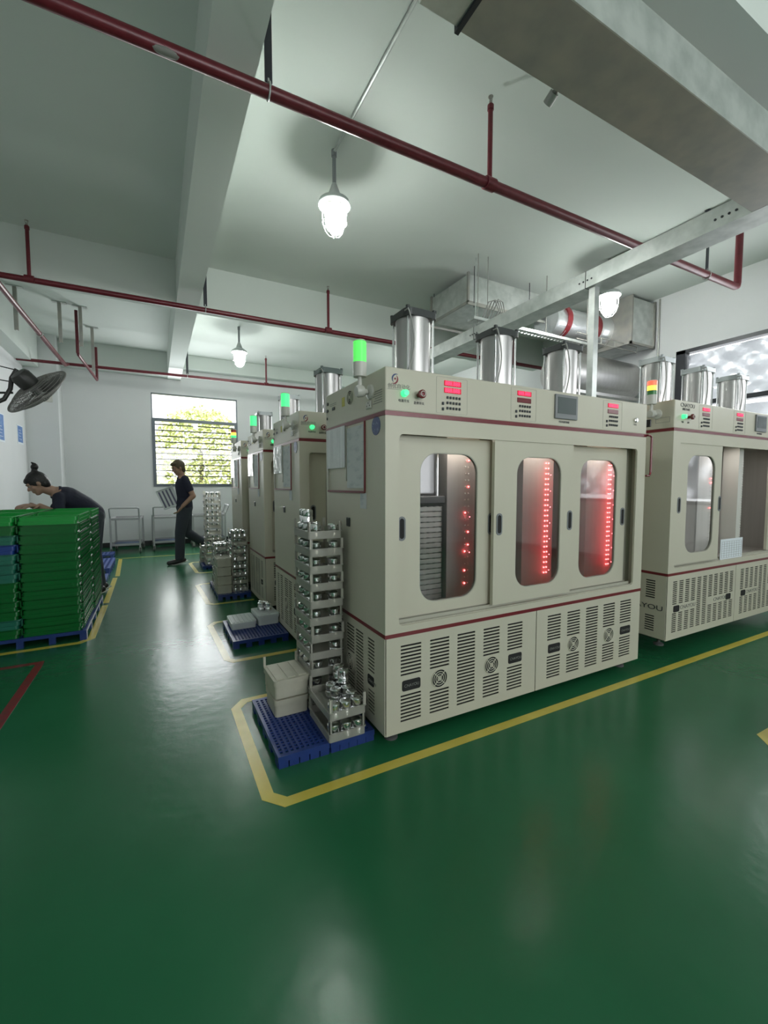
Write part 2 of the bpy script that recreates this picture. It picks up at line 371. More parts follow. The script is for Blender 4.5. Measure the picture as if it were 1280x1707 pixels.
# outside the far window
b = B().box(-14, 16, YF+.4, 40, -.5, -.3); o = obj('ground', b, 'ground'); o['kind'] = 'structure'
def tree(x, y, h, r, label, seed):
    rnd = random.Random(seed); root = empty('leafy_tree', label, 'tree', (x, y, -.3), 0, 'trees outside the far window')
    obj('trunk', B().cyl((0, 0, 0), (.05, 0, h*.7), .09, 10, .05).cyl((.03, 0, h*.5), (.5, .2, h*.8), .04, 8, .02), 'bark', root)
    f = B()
    for i in range(5200):
        a, q, e = rnd.uniform(0, 2*PI), rnd.random()**.4, rnd.uniform(-1, 1)
        c = Vector((math.cos(a)*r*q*math.sqrt(1-e*e*.8), math.sin(a)*r*q*.7, h*.62+e*h*.42))
        d = Vector((rnd.uniform(-1, 1), rnd.uniform(-1, 1), rnd.uniform(-.6, .6))).normalized(); s = rnd.uniform(.05, .10)
        a1 = d.orthogonal().normalized()*s*.5; b1 = d*s
        n = d.cross(a1).normalized()*s*.15
        f.bm.faces.new([f.bm.verts.new(c+p) for p in (-b1, a1+n, b1, -a1+n)])
    o = obj('foliage', f, 'leaf', root); o['kind'] = 'stuff'
for i, (x, y, h, r, l) in enumerate([(-.9, 13.9, 2.9, 1.0, 'low bright green tree seen through the window bars beside the walking person'),
                                     (1.35, 15.6, 3.9, 1.45, 'taller yellow-green tree outside, behind the barred window centre'),
                                     (3.9, 14.2, 3.3, 1.15, 'yellow-green tree outside, behind the window edge by the cabinets')]): tree(x, y, h, r, l, i)

# ---------------------------------------------------------------- floor markings
def marking(path, w, m, label, z=.0012):
    f = B(); P = [Vector((x, y, 0)) for x, y in path]; L, R = [], []
    for i, p in enumerate(P):
        d0 = (p-P[i-1]).normalized() if i else None; d1 = (P[i+1]-p).normalized() if i < len(P)-1 else None
        d0 = d0 or d1; d1 = d1 or d0
        t = (d0+d1).normalized(); n = Vector((-t.y, t.x, 0)); k = w/2/max(.4, n.dot(Vector((-d1.y, d1.x, 0))))
        L.append(p+n*k); R.append(p-n*k)
    for i in range(len(P)-1):
        q = [L[i], L[i+1], R[i+1], R[i]]
        v0 = [f.bm.verts.new((a.x, a.y, 0)) for a in q]; v1 = [f.bm.verts.new((a.x, a.y, z)) for a in q]
        f.bm.faces.new(v0[::-1]); f.bm.faces.new(v1)
        for k in range(4): f.bm.faces.new((v0[k], v0[(k+1) % 4], v1[(k+1) % 4], v1[k]))
    return tag(obj('floor_line', f, m), label, 'floor marking')
marking([(6.5, 1.650), (.43, 1.650), (.372, 1.715), (.372, 2.50), (.43, 2.572), (.93, 2.572)], .052, 'yellow', 'yellow floor line around the blue pallets and the large front cabinet')
marking([(.94, 3.2), (.47, 3.2), (.43, 3.26), (.405, 4.12), (.46, 4.2), (.93, 4.2)], .05, 'yellow', 'yellow floor line around the blue pallet with white boxes')
marking([(.94, 4.86), (.52, 4.86), (.47, 4.92), (.44, 5.86), (.5, 5.94), (.93, 5.94)], .05, 'yellow', 'yellow floor line around the pallet with the squat crate stacks')
marking([(.94, 6.7), (.55, 6.7), (.505, 6.76), (.47, 7.6), (.52, 7.68), (.93, 7.68)], .05, 'yellow', 'yellow floor line around the tall thin crate stack')
marking([(-1.98, 4.14), (-.58, 4.17), (-.505, 4.25), (-.505, 5.36)], .055, 'yellow', 'yellow floor line bending around the green crate stacks')
marking([(-.505, 5.46), (-.52, 6.9)], .055, 'yellow', 'short straight yellow floor line just behind the green crates')
marking([(-.50, 7.0), (-.56, 8.6)], .055, 'yellow', 'straight yellow floor line beside the blue pallet nearest the carts')
marking([(-1.9, 8.72), (.93, 8.62)], .03, 'yellow', 'thin pale yellow floor line crossing in front of the carts')
marking([(-1.95, 3.80), (-.77, 3.83), (-.765, 3.78), (-.79, 1.9)], .05, 'redpaint', 'worn dark red line on the floor by the green crates')
marking([(6, .955), (2.70, .955), (2.63, .88), (2.63, -1)], .05, 'yellow', 'yellow corner line around the lone blue pallet by the aisle')

# ---------------------------------------------------------------- machine cabinets
def vents(b, u0, u1, z0, z1, cols, skip, fn, t=.004, pitch=.0178, sh=.0095, ztop=.502, zbot=.108):
    H = []
    for (a, c) in cols:
        z = ztop
        while z-sh > zbot:
            zm = z-sh/2
            if not any(s0 < c and s1 > a and q0 < zm < q1 for s0, s1, q0, q1 in skip): H.append((a, c, z-sh, z))
            z -= pitch
    return b.grid(u0, u1, z0, z1, H, t, fn)
def fan_grille(cu, cv, r, fn3, root, ax):
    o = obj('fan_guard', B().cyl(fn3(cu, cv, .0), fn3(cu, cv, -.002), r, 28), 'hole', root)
    g = B()
    for k in range(4): g.ring(fn3(cu, cv, -.003), ax, r*(.25+.25*k), r*.045, 28, 5)
    for a in (45, 135):
        du, dv = math.cos(math.radians(a))*r, math.sin(math.radians(a))*r
        g.cyl(fn3(cu-du, cv-dv, -.003), fn3(cu+du, cv+dv, -.003), r*.05, 5)
    g.cyl(fn3(cu, cv, .0), fn3(cu, cv, -.005), r*.16, 12)
    obj('guard_wire', g, 'cream', o)
def plaque(u0, u1, v0, v1, fn, root, side=False, txt=True):
    o = obj('name_plaque', B().plate(rrect(u0, u1, v0, v1, .010, 4), [], .003, lambda u, v, d: fn(u, v, d-.003)), 'hole', root)
    if txt:
        if side: lettering('CNAYOU', .020, 'greyink', o, (-.0042, u1-.012, (v0+v1)/2-.007), (PI/2, 0, -PI/2))
        else: lettering('CNAYOU', .020, 'greyink', o, (u0+.010, -.0042, (v0+v1)/2-.007))
    return o
def keypad(u, v, root):
    k = B()
    for j in range(3):
        for i in range(5):
            k.bev(u+.028+i*.0185, u+.038+i*.0185, -.006, .001, v-.012-j*.026, v-j*.026, .001, 1)
    obj('keypad', k, 'ink', root)
    k = B()
    for j in range(2): k.bev(u, u+.011, -.006, .001, v-.044-j*.027, v-.03-j*.027, .001, 1)
    obj('side_key', k, 'ink', root)
def display(u, v, root, lit=True, w=.105, h=.026):
    if lit:
        o = obj('digit_display', B().bev(u, u+w, -.004, .001, v-h, v, .002, 1), 'digitglow', root)
        lettering('888.888', .028, 'digits', o, (u+.004, -.0048, v-h+.003))
    else: obj('display_window', B().bev(u, u+w, -.003, .001, v-h, v, .002, 1), 'redtrim', root)
def swirl(root, cu, cv, s):
    def arc(a0, a1, cx, cy, ro, wmax):
        n = 14; out, inn = [], []
        for i in range(n+1):
            q = i/n; a = math.radians(a0+(a1-a0)*q); w = wmax*math.sin(PI*q)**.8+.0002
            out.append((cx+math.cos(a)*ro, cy+math.sin(a)*ro)); inn.append((cx+math.cos(a)*(ro-w), cy+math.sin(a)*(ro-w)))
        return out+inn[::-1]
    f = lambda u, v, d: (u, -.0012+d, v)
    o = obj('emblem', B().plate(circ(cu+s*.05, cv, s*.22, 16), [], .0012, f), 'inkred', root)
    obj('emblem_arc', B().plate(arc(60, 235, cu+s*.25, cv+s*.05, s*1.0, s*.32), [], .0012, f), 'inkblue', o)
    obj('emblem_arc', B().plate(arc(-120, 55, cu-s*.2, cv-s*.1, s*1.0, s*.32), [], .0012, f), 'inkred', o)
def air_cylinder(root, cx, cy, capm, z0, z1, r=.098):
    o = obj('air_cylinder', B().cyl((cx, cy, z0), (cx, cy, z1-.02), r, 40), 'steel', root, True)
    h = .102
    c = B().plate(rrect(cx-h, cx+h, cy-h, cy+h, .035, 4), [], .035, TOP(z1)).plate(rrect(cx-h*.8, cx+h*.8, cy-h*.8, cy+h*.8, .03, 4), [], .012, TOP(z1+.012))
    for sx in (-1, 1):
        for sy in (-1, 1): c.cyl((cx+sx*.085, cy+sy*.085, z1-.001), (cx+sx*.085, cy+sy*.085, z1+.014), .012, 8)
    obj('end_cap', c, capm, o)
    for sx in (-1, 1):
        for sy in (-1, 1): obj('tie_rod', B().cyl((cx+sx*.080, cy+sy*.080, z0), (cx+sx*.080, cy+sy*.080, z1-.03), .0065, 8), 'chrome', o, True)
    pts = [(cx-.09+.03*math.sin(k*.5), cy-.112, z1-.03-(z1-.03-z0)*k/8) for k in range(9)]
    obj('air_hose', B().tube([(cx-.10, cy-.08, z1-.015), (cx-.10, cy-.115, z1-.015)]+pts, .004, 6), 'cable', o)
W_, D_, ZB0, ZM, ZS, ZT = 2.004, .77, .066, .56, 1.603, 1.82
def cabinet_shell(root, capm, var=0):
    dz = 0.0
    fr = FRONT(0)
    # base
    base = B().box(0, .004, .03, D_, ZB0, ZM-.012)
    base = B()
    base.box(.004, W_-.004, D_-.004, D_, ZB0, ZM-.01).box(W_-.004, W_, .004, D_, ZB0, ZM-.01).box(0, W_, .004, D_, ZB0, ZB0+.004).box(.0, W_, .004, D_, ZM-.014, ZM-.01)
    obj('base_frame', base, 'cream', root)
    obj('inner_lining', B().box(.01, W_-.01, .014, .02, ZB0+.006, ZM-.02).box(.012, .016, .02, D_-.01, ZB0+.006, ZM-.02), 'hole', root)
    if var == 0:
        cA = [(.085, .203), (.256, .375), (.427, .545), (.603, .718), (.777, .891)]
        cB = [(1.095, 1.209), (1.267, 1.383), (1.440, 1.556), (1.610, 1.728), (1.785, 1.903)]
        sk = [(.085, .203, .262, .342), (.256, .375, .235, .35), (.603, .718, .235, .35), (.777, .891, .262, .342)]
        sk2 = [(a+1.01, b+1.01, c, d) for a, b, c, d in sk]
        p1 = vents(B(), .006, .998, ZB0, ZM-.012, cA, sk, fr); p2 = vents(B(), 1.004, W_-.002, ZB0, ZM-.012, cB, [(s[0]-.01, s[1]+.01, s[2], s[3]) for s in sk2], fr)
        pl = [(.093, .198, .272, .325), (.785, .886, .272, .325), (1.103, 1.205, .272, .325), (1.79, 1.898, .272, .325)]
        fans = [(.314, .293), (.661, .293), (1.325, .293), (1.669, .293)]
        sc = [(.115, .19), (.245, .34), (.36, .465), (.52, .6), (.64, .70)]
        ssk = [(.115, .19, .235, .335), (.36, .465, .235, .35)]
    else:
        cA = [(.075+.083*i, .132+.083*i) for i in range(11)]; cB = [(1.085+.083*i, 1.142+.083*i) for i in range(11)]
        sk = [(.06, .40, .265, .325), (.62, 1.0, .265, .325)]
        p1 = vents(B(), .006, .998, ZB0, ZM-.012, cA, sk, fr, pitch=.0150, sh=.0085); p2 = vents(B(), 1.004, W_-.002, ZB0, ZM-.012, cB, [(a+1.01, b+1.01, c, d) for a, b, c, d in sk], fr, pitch=.0150, sh=.0085)
        pl = [(.09, .165, .27, .318), (.85, .925, .27, .318), (1.10, 1.175, .27, .318)]
        fans = []
        sc = [(.085, .155), (.215, .285), (.355, .425), (.495, .565), (.635, .705)]; ssk = [(0, .8, .24, .36)]
    for p in (p1, p2): obj('front_panel', p, 'cream', root)
    obj('side_panel', vents(B(), .006, D_-.004, ZB0, ZM-.012, sc, ssk, SIDE(0)), 'cream', root)
    for q in pl: plaque(*q, fr, root, txt=(var == 0))
    for u, v in fans: fan_grille(u, v, .047, fr, root, (0, 1, 0))
    if var == 0:
        plaque(.118, .187, .262, .312, SIDE(0), root, True); fan_grille(.412, .293, .047, SIDE(0), root, (1, 0, 0))
    else:
        lettering('CNAYOU', .052, 'ink', root, (-.0012, .345, .283), (PI/2, 0, -PI/2), sx=1.45)
        for u in (.175, 1.185): lettering('CNAYOU', .04, 'greyink', root, (u, -.0012, .283), sx=1.25)
        lettering('CNAYOU', .04, 'greyink', root, (.655, -.0012, .283), sx=1.25)
    # lower trim
    obj('lower_trim', B().box(-.001, W_+.001, -.001, D_, ZM-.013, ZM+.006), 'redtrim' , root)
    # upper body (walls round a chamber)
    U0, U1, V0, V1 = .074, 1.913, .600, 1.518
    ub = B()
    ub.plate(rrect(.0, W_, ZM+.004, ZS-.002, .004, 1), [rrect(U0, U1, V0, V1, .025, 5)], .012, fr)
    ub.box(.0, .02, .012, D_, ZM+.004, ZS-.002).box(W_-.02, W_, .012, D_, ZM+.004, ZS-.002).box(.02, W_-.02, D_-.02, D_, ZM+.004, ZS-.002)
    ub.box(.02, W_-.02, .012, D_-.02, ZM+.004, ZM+.03).box(.02, W_-.02, .012, D_-.02, ZS-.05, ZS-.002)
    obj('upper_body', ub, 'cream', root)
    obj('door_track', B().box(U0, U1, .012, .075, V0-.018, V0+.004).box(U0, U1, .03, .034, V0+.004, V0+.02).box(U0, U1, .058, .062, V0+.004, V0+.02), 'creamdark', root)
    # chamber lining
    ch = B().box(.02, W_-.02, D_-.03, D_-.022, ZM+.03, ZS-.05).box(.021, .026, .08, D_-.03, ZM+.03, ZS-.05).box(W_-.026, W_-.021, .08, D_-.03, ZM+.03, ZS-.05).box(.02, W_-.02, .08, D_-.03, ZM+.03, ZM+.034)
    obj('chamber_lining', ch, 'board', root)
    # control box
    obj('upper_trim', B().box(-.002, W_+.002, -.002, D_, ZS-.003, ZS+.0175), 'redtrim', root)
    cb = B().bev(0, W_, 0, D_, ZS+.017, ZT, .006, 2)
    obj('control_box', cb, 'cream', root)
    # feet
    for fx, fy in ((.08, .09), (W_-.08, .09), (.08, D_-.09), (W_-.08, D_-.09)):
        obj('foot', B().lathe([(.035, 0), (.035, .012), (.012, .022), (.012, ZB0+.002)], (fx, fy, 0), n=16), 'rubber', root, True)
    for cx in (.36, .975, 1.575): air_cylinder(root, cx, .345, capm, ZT, ZT+.40)
def door(root, u0, u1, y, w0, w1, v0=.622, v1=1.519, wv0=.695, wv1=1.437, handles=()):
    f = lambda u, v, d: (u, y+d, v)
    o = obj('sliding_door', B().plate(rect(u0, u1, v0, v1), [rrect(w0, w1, wv0, wv1, (w1-w0)*.27, 8)], .022, f), 'cream', root)
    obj('door_pane', B().plate(rrect(w0-.01, w1+.01, wv0-.01, wv1+.01, (w1-w0)*.27, 6), [], .004, lambda u, v, d: (u, y+.010+d, v)), 'glass', o)
    obj('pane_rim', B().plate(rrect(w0, w1, wv0, wv1, (w1-w0)*.27, 8), [rrect(w0+.004, w1-.004, wv0+.004, wv1-.004, (w1-w0)*.26, 8)], .018, lambda u, v, d: (u, y+.002+d, v)), 'creamdark', o)
    for hx in handles:
        h = obj('handle', B().plate(rrect(hx-.021, hx+.021, 1.005, 1.125, .0205, 6), [rrect(hx-.013, hx+.013, 1.015, 1.115, .0125, 6)], .003, lambda u, v, d: (u, y-.003+d, v)), 'grey', o)
        obj('handle_cup', B().plate(rrect(hx-.013, hx+.013, 1.015, 1.115, .0125, 6), [], .002, lambda u, v, d: (u, y-.0012+d, v)), 'hole', h)
    return o
def controls(root, var=0):
    z = ZT-1.82
    if var == 0:
        swirl(root, .050, 1.768, .022)
        lettering('创优自动化', .024, 'greyink', root, (.012, -.0008, 1.726))
        obj('logo_rule', B().box(.012, .115, -.001, 0, 1.719, 1.7205), 'greyink', root)
        gx, rx, dx, d2, d3 = .098, .180, .327, .815, 1.587
        lettering('电源开关', .015, 'ink', root, (.068, -.0008, 1.666)); lettering('急停开关', .015, 'ink', root, (.152, -.0008, 1.662))
    else:
        gx, rx, dx, d2, d3 = .105, .175, .365, .88, 1.6
        lettering('CNAYOU', .040, 'ink', root, (.07, -.0008, 1.775), sx=1.1); lettering('创优自动化', .020, 'ink', root, (.095, -.0008, 1.752))
        lettering('电源', .014, 'ink', root, (.09, -.0008, 1.662)); lettering('急停', .014, 'ink', root, (.165, -.0008, 1.662))
    o = obj('power_button', B().cyl((gx, 0, 1.705), (gx, -.010, 1.705), .017, 20).cyl((gx, -.01, 1.705), (gx, -.026, 1.705), .0135, 20), 'greenlit', root, True)
    o = obj('stop_button', B().cyl((rx, 0, 1.705), (rx, -.022, 1.705), .011, 16).lathe([(.012, 0), (.020, .006), (.020, .016), (.013, .02)], (rx, -.020, 1.705), (0, -1, 0)), 'redbutton', root, True)
    obj('button_ring', B().ring((rx, -.041, 1.705), (0, 1, 0), .012, .0018, 20, 6), 'offwhite', o)
    for k, u in enumerate((dx, d2, d3)):
        display(u, 1.792, root); display(u, 1.755 if not (k == 0 and var == 0) else 1.758, root, lit=(k == 0 and var == 0)); keypad(u-.012, 1.716, root)
        obj('control_plate', B().plate(rrect(u-.045, u+.145, 1.632, 1.808, .006, 3), [rrect(u-.0435, u+.1435, 1.6335, 1.8065, .006, 3)], .001, lambda a, b, d: (a, -.001+d, b)), 'creamdark', root)
    hx = 1.105 if var == 0 else 1.19
    o = obj('touch_screen', B().bev(hx, hx+.19, -.012, .001, 1.662, 1.802, .004, 2), 'grey', root)
    obj('screen_glass', B().box(hx+.018, hx+.172, -.0135, -.012, 1.692, 1.786), 'screen', o)
    lettering('老化电源控制器', .013, 'ink', root, (hx+.04, -.0008, 1.642))
    obj('key_switch', B().lathe([(.016, 0), (.016, .008), (.011, .010), (.011, .014)], (1.877, 0, 1.705), (0, -1, 0), 20), 'chrome', root, True)
    lettering('门开关', .012, 'greyink', root, (1.855, -.0008, 1.672))
def led_column(root, x, y, n, lit, m='led', z0=.72, z1=1.415, dx=.022):
    b, d = B(), B()
    for i in range(n):
        for k in (0, 1):
            z = z0+(z1-z0)*i/(n-1)
            (b if lit(i, k) else d).ball((x+k*dx, y, z), .0048 if lit(i, k) else .004, 6)
    if len(b.bm.verts): obj('led_dots', b, 'led', root)
    if len(d.bm.verts): obj('led_dots', d, 'leddimreflect', root)
def led_glow(root, x, y, zs, e):
    for z in zs:
        l = bpy.data.lights.new('led_glow', 'POINT'); l.energy = e; l.color = (1, .10, .13); l.shadow_soft_size = .002
        o = bpy.data.objects.new('led_glow', l); C.objects.link(o); o.parent = root; o.location = (x, y, z)
def chamber_fill(root, xs):  # fill light added to brighten the chambers, each with an invented lamp bar
    for x in xs:
        o = obj('added_lamp_bar', B().bev(x-.10, x+.10, .095, .12, ZS-.062, ZS-.051, .002, 1), 'offwhite', root)
        l = bpy.data.lights.new('chamber_fill_light', 'AREA'); l.shape = 'RECTANGLE'; l.size = .2; l.size_y = .03; l.energy = .28; l.color = (1, .93, .88)
        q = bpy.data.objects.new('chamber_fill_light', l); C.objects.link(q); q.parent = root; q.location = (x, .107, ZS-.066)
def signal(root, stack, dz=0, x=-.058, y=.15):
    s = obj('signal_lamp', B().cyl((x, y, 1.795+dz), (x, y, 1.862+dz), .031, 24, .033), 'offwhite', root, True)
    z = 1.862+dz; hh = .098/len(stack)
    for m in stack: obj('lamp_lens', B().cyl((x, y, z), (x, y, z+hh-.002), .0315, 24), m, s, True); z += hh
    obj('lens_top', B().lathe([(.0315, 0), (.028, .006), (.012, .009)], (x, y, z), n=24), 'offwhite', s, True)
    obj('lamp_bracket', B().cyl((x, y, 1.735+dz), (x, y, 1.797+dz), .010, 12).lathe([(.024, -.02), (.028, -.012), (.028, .012), (.024, .02)], (x, y, 1.728+dz), (1, 0, .15), 20)
        .cyl((x, y, 1.728+dz), (-.02, y-.0, 1.728+dz), .013, 12).lathe([(.036, 0), (.034, .010), (.018, .016)], (0, y, 1.73+dz), (-1, 0, 0), 24), 'offwhite', s, True)
def side_dressing(root, front=True):
    f = SIDE(0)
    g = lambda u, v, d: (-.002+d, u, v)
    obj('window_sticker', B().plate([(.092+.044*math.cos(a*PI/14), 1.561+.045*math.sin(a*PI/14)) for a in range(28)], [], .002, g), 'bluelabel', root)
    o = obj('document_pocket', B().box(-.008, 0, .213, .734, 1.236, 1.248).box(-.008, 0, .209, .217, 1.244, 1.60), 'redtrim', root)
    obj('document_sheet', B().box(-.007, -.004, .222, .432, 1.262, 1.585), 'paper', o)
    obj('plastic_sleeve', B().box(-.012, -.008, .455, .735, 1.375, 1.605), 'sleeve', o)
    obj('pocket_edge', B().box(-.008, 0, .72, .734, 1.248, 1.60).box(-.009, 0, .440, .446, 1.30, 1.60), 'creamdark', o)
    o = obj('taped_note', B().box(-.004, -.001, .198, .268, 1.158, 1.238), 'paper', root); o.rotation_euler = (math.radians(0), 0, 0)
    obj('door_latch', B().bev(-.006, 0, .405, .452, 1.050, 1.10, .004, 1), 'blackgloss', root)
    fan_grille(.40, 1.748, .036, f, root, (1, 0, 0))
    obj('power_socket', B().bev(-.008, 0, .135, .192, 1.650, 1.690, .004, 1), 'offwhite', root)
    obj('socket_holes', B().box(-.009, -.008, .145, .150, 1.662, 1.668).box(-.009, -.008, .175, .180, 1.662, 1.668).box(-.009, -.008, .160, .165, 1.675, 1.681), 'hole', root)
    obj('yellow_label', B().box(-.001, 0, .475, .515, 1.715, 1.765), 'yellowlabel', root)
    for v, u, k in ((1.765, .735, .012), (1.725, .74, .014), (1.725, .64, .020), (1.68, .745, .006)): obj('port', B().bev(-.005, 0, u-k, u+k, v-.009, v+.009, .003, 1), 'blackgloss', root)
    for z in (1.755, 1.745): obj('spec_print', B().box(-.001, 0, .60, .70, z, z+.002), 'greyink', root)
    b = B()
    for k in range(6): b.box(-.001, 0, .03, .125-.01*(k % 3), 1.665+k*.011, 1.668+k*.011)
    obj('spec_print', b, 'greyink', root)

X1, Y1 = .941, 1.755
m1 = empty('aging_cabinet', 'large cream steel cabinet at the front with three sliding doors and glowing red chambers', 'machine', (X1, Y1, 0))
cabinet_shell(m1, 'capblack'); controls(m1); side_dressing(m1)
# a plain copy of the shell for the cabinets behind, before the doors and chamber LEDs and fill
rear = []
spec = [(3.087, 'capgreen', 'cream cabinet behind the front one, green lamp, blue round sticker on its side', ['jadelit']),
        (4.27, 'capgrey', 'cream cabinet third in the row along the aisle, pale green lamp, sunlit side', ['jadelit']),
        (5.49, 'capgrey', 'cream cabinet nearest the barred window with a red and green lamp', ['jadelit', 'amberlit', 'redlens'])]
for i in (0, 1, 2): pass
obj('door_jamb', B().box(1.845, 1.985, .078, .09, ZM+.03, ZS-.05), 'creamdark', m1)
door(m1, .078, .720, .050, .222, .590, wv0=.678, wv1=1.441, handles=(.118, .686))
door(m1, 1.26, 1.876, .050, 1.417, 1.781, wv0=.678, wv1=1.441, handles=(1.848,))
door(m1, .668, 1.288, .006, .830, 1.188, handles=(.706, 1.268))
for y, cm, lb, st in spec:
    r = copy_tree(m1); r.location = (X1, y, 0); r['label'] = lb; rear.append((r, st))
    for ch in r.children:
        if ch.name.startswith('air_cylinder'):
            for g in ch.children:
                if g.name.startswith('end_cap'):
                    g.data = g.data.copy(); g.data.materials.clear(); g.data.materials.append(M[cm])
for r, st in rear: signal(r, st)
# the front cabinet's chambers
PY = .17
for (a, c) in ((.475, .70), (1.045, 1.31), (1.632, 1.95)):
    obj('contact_board', B().box(a, c, PY, PY+.012, ZM+.034, ZS-.05).box(a, a+.006, PY+.012, D_-.03, ZM+.034, ZS-.05), 'board', m1)
led_column(m1, .600, PY-.004, 20, lambda i, k: (i, k) in {(0, 0), (2, 0), (6, 1), (5, 0), (8, 1), (11, 0), (15, 1), (19, 1)} )
led_column(m1, 1.238, PY-.004, 22, lambda i, k: True)
led_column(m1, 1.860, PY-.004, 22, lambda i, k: True)
led_column(m1, 1.022, PY+.05, 24, lambda i, k: False, dx=.012); led_column(m1, 1.612, PY+.05, 24, lambda i, k: False, dx=.012)  # columns of pale dots modelling the LED reflections
led_glow(m1, 1.246, PY-.035, [.74+.1*k for k in range(7)], .020); led_glow(m1, 1.870, PY-.035, [.74+.1*k for k in range(7)], .034)
led_glow(m1, .611, PY-.03, (.9, 1.1), .006)
chamber_fill(m1, (.50, 1.15, 1.70))
obj('press_rod', B().cyl((.30, .33, 1.215), (.30, .33, ZS-.05), .05, 28).cyl((.40, .40, 1.215), (.40, .40, ZS-.05), .010, 10).cyl((.445, .22, 1.215), (.445, .22, ZS-.05), .008, 10), 'chrome', m1, True)
obj('press_plate', B().bev(.20, .465, .17, .50, 1.178, 1.218, .004, 1), 'grey', m1)
signal(m1, ['limelit'])
obj('valve_hose', B().tube([(2.0, -.01, 1.612), (2.03, -.01, 1.612), (2.05, -.01, 1.60), (2.05, -.01, 1.36), (2.035, -.01, 1.34), (2.0, -.01, 1.34)], .007, 8), 'redtrim', m1)
# trays stacked in the first chamber
tm = B(); tm.plate(rrect(-.13, .13, -.15, .15, .02, 3), [], .004, TOP(.004))
tm.plate(rrect(-.13, .13, -.15, .15, .02, 3), [rrect(-.124, .124, -.144, .144, .018, 3)], .022, TOP(.024))
for i in range(6):
    tm.cyl((-.1+i*.04, -.12, .004), (-.1+i*.04, -.12, .026), .015, 10)
tray_me = tm.mesh('test_tray')
for i in range(20):
    o = link('test_tray', tray_me, 'galvdark', loc=(X1+.335, Y1+.335, ZM+.034+.0285*i))
    n = 20-i
    tag(o, 'thin steel tray inside the first chamber, level %d counted down from the press plate' % n, 'tray', 'trays stacked in the first chamber')

# the second cabinet in the front row
X2 = 3.27; m2 = empty('aging_cabinet', 'cream steel cabinet beside the front one, amber lamp lit, middle doors slid open', 'machine', (X2, Y1, .065))
cabinet_shell(m2, 'capgrey', 1); controls(m2, 1)
door(m2, .076, .700, .006, .215, .605, handles=(.115, .690)); door(m2, 1.62, 1.91, .034, 1.70, 1.85)
obj('contact_board', B().box(.80, 1.165, .22, .232, ZM+.034, ZS-.05), 'board', m2)
obj('contact_board', B().box(1.20, 1.275, .10, .22, ZM+.034, ZS-.05), 'offwhite', m2)
led_column(m2, .995, .214, 20, lambda i, k: (i, k) in {(15, 0), (14, 0), (14, 1), (8, 0)}); led_column(m2, 1.262, .097, 34, lambda i, k: False, dx=.006)
led_column(m2, .36, .214, 3, lambda i, k: i == 0 and k == 0, z0=.95)
obj('chamber_duct', B().cyl((.42, .40, ZM+.04), (.42, .40, ZS-.06), .14, 32), 'steel', m2, True)
o = tag(obj('printed_sheet', B().box(X2+.77, X2+1.13, Y1+.018, Y1+.021, .665, .835), 'posterwhite'), 'white table sheet hanging low in the open cabinet door', 'paper')
b = B()
for i in range(8): b.box(X2+.79, X2+1.11, Y1+.0172, Y1+.018, .68+i*.019, .6812+i*.019)
for i in range(9): b.box(X2+.79+i*.04, X2+.7915+i*.04, Y1+.0172, Y1+.018, .68, .813)
obj('table_print', b, 'greyink', o)
chamber_fill(m2, (.45, 1.0, 1.5))
signal(m2, ['greenlens', 'amberlit', 'redlit'], x=-.075, y=.12)
obj('power_socket', B().bev(-.008, 0, .16, .215, 1.645, 1.70, .004, 1), 'blackgloss', m2)
obj('spec_print', B().box(-.001, 0, .03, .13, 1.665, 1.667).box(-.001, 0, .03, .13, 1.70, 1.702).box(-.001, 0, .03, .032, 1.665, 1.702).box(-.001, 0, .128, .13, 1.665, 1.702), 'greyink', m2)

# ---------------------------------------------------------------- pallets
def pallet(x0, x1, y0, y1, h, label, m='bluepallet', pitch=.025, group='blue plastic pallets'):
    r = empty('plastic_pallet', label, 'pallet', ((x0+x1)/2, (y0+y1)/2, 0), 0, group)
    w, d = (x1-x0)/2, (y1-y0)/2; H = []
    nx, ny = int((2*w-.02)/pitch), int((2*d-.02)/pitch)
    for i in range(nx):
        for j in range(ny):
            cx, cy = (i-(nx-1)/2)*pitch, (j-(ny-1)/2)*pitch; H.append((cx-pitch*.27, cx+pitch*.27, cy-pitch*.33, cy+pitch*.33))
    obj('deck', B().grid(-w, w, -d, d, H, .008, TOP(h)), m, r)
    s = B(); n = 4
    for sy in (-1, 1):
        s.box(-w, w, min(sy*d, sy*(d-.008)), max(sy*d, sy*(d-.008)), h-.026, h-.008)
        for i in range(n+1):
            cx = -w+.025+i*(2*w-.05)/n; s.box(cx-.022, cx+.022, min(sy*d, sy*(d-.03)), max(sy*d, sy*(d-.03)), 0, h-.026)
    for sx in (-1, 1):
        s.box(min(sx*w, sx*(w-.008)), max(sx*w, sx*(w-.008)), -d+.008, d-.008, h-.026, h-.008)
        for i in range(n+1):
            cy = -d+.035+i*(2*d-.07)/n; s.box(min(sx*w, sx*(w-.03)), max(sx*w, sx*(w-.03)), cy-.025, cy+.025, 0, h-.026)
    s.box(-w*.6, w*.6, -d*.6, d*.6, 0, .006)
    obj('skirt', s, m, r); return r
pallet(.452, .698, 1.86, 2.45, .055, 'empty-fronted blue perforated pallet by the yellow corner, under the beige crates')
pallet(.702, .936, 1.86, 2.45, .055, 'blue perforated pallet pushed against the front cabinet, under the tall crate tower')
pallet(.50, .936, 3.43, 4.02, .062, 'blue perforated pallet carrying two white boxes')
pallet(.58, 1.10 - .165, 4.98, 5.80, .06, 'blue pallet under the squat stacks of crates by the aisle', pitch=.05)
pallet(.60, .93, 6.92, 7.5, .055, 'small blue pallet under the tall thin crate stack', pitch=.05)
pallet(-1.40, -.535, 4.23, 5.52, .08, 'blue pallet beneath the green crates', pitch=.06)
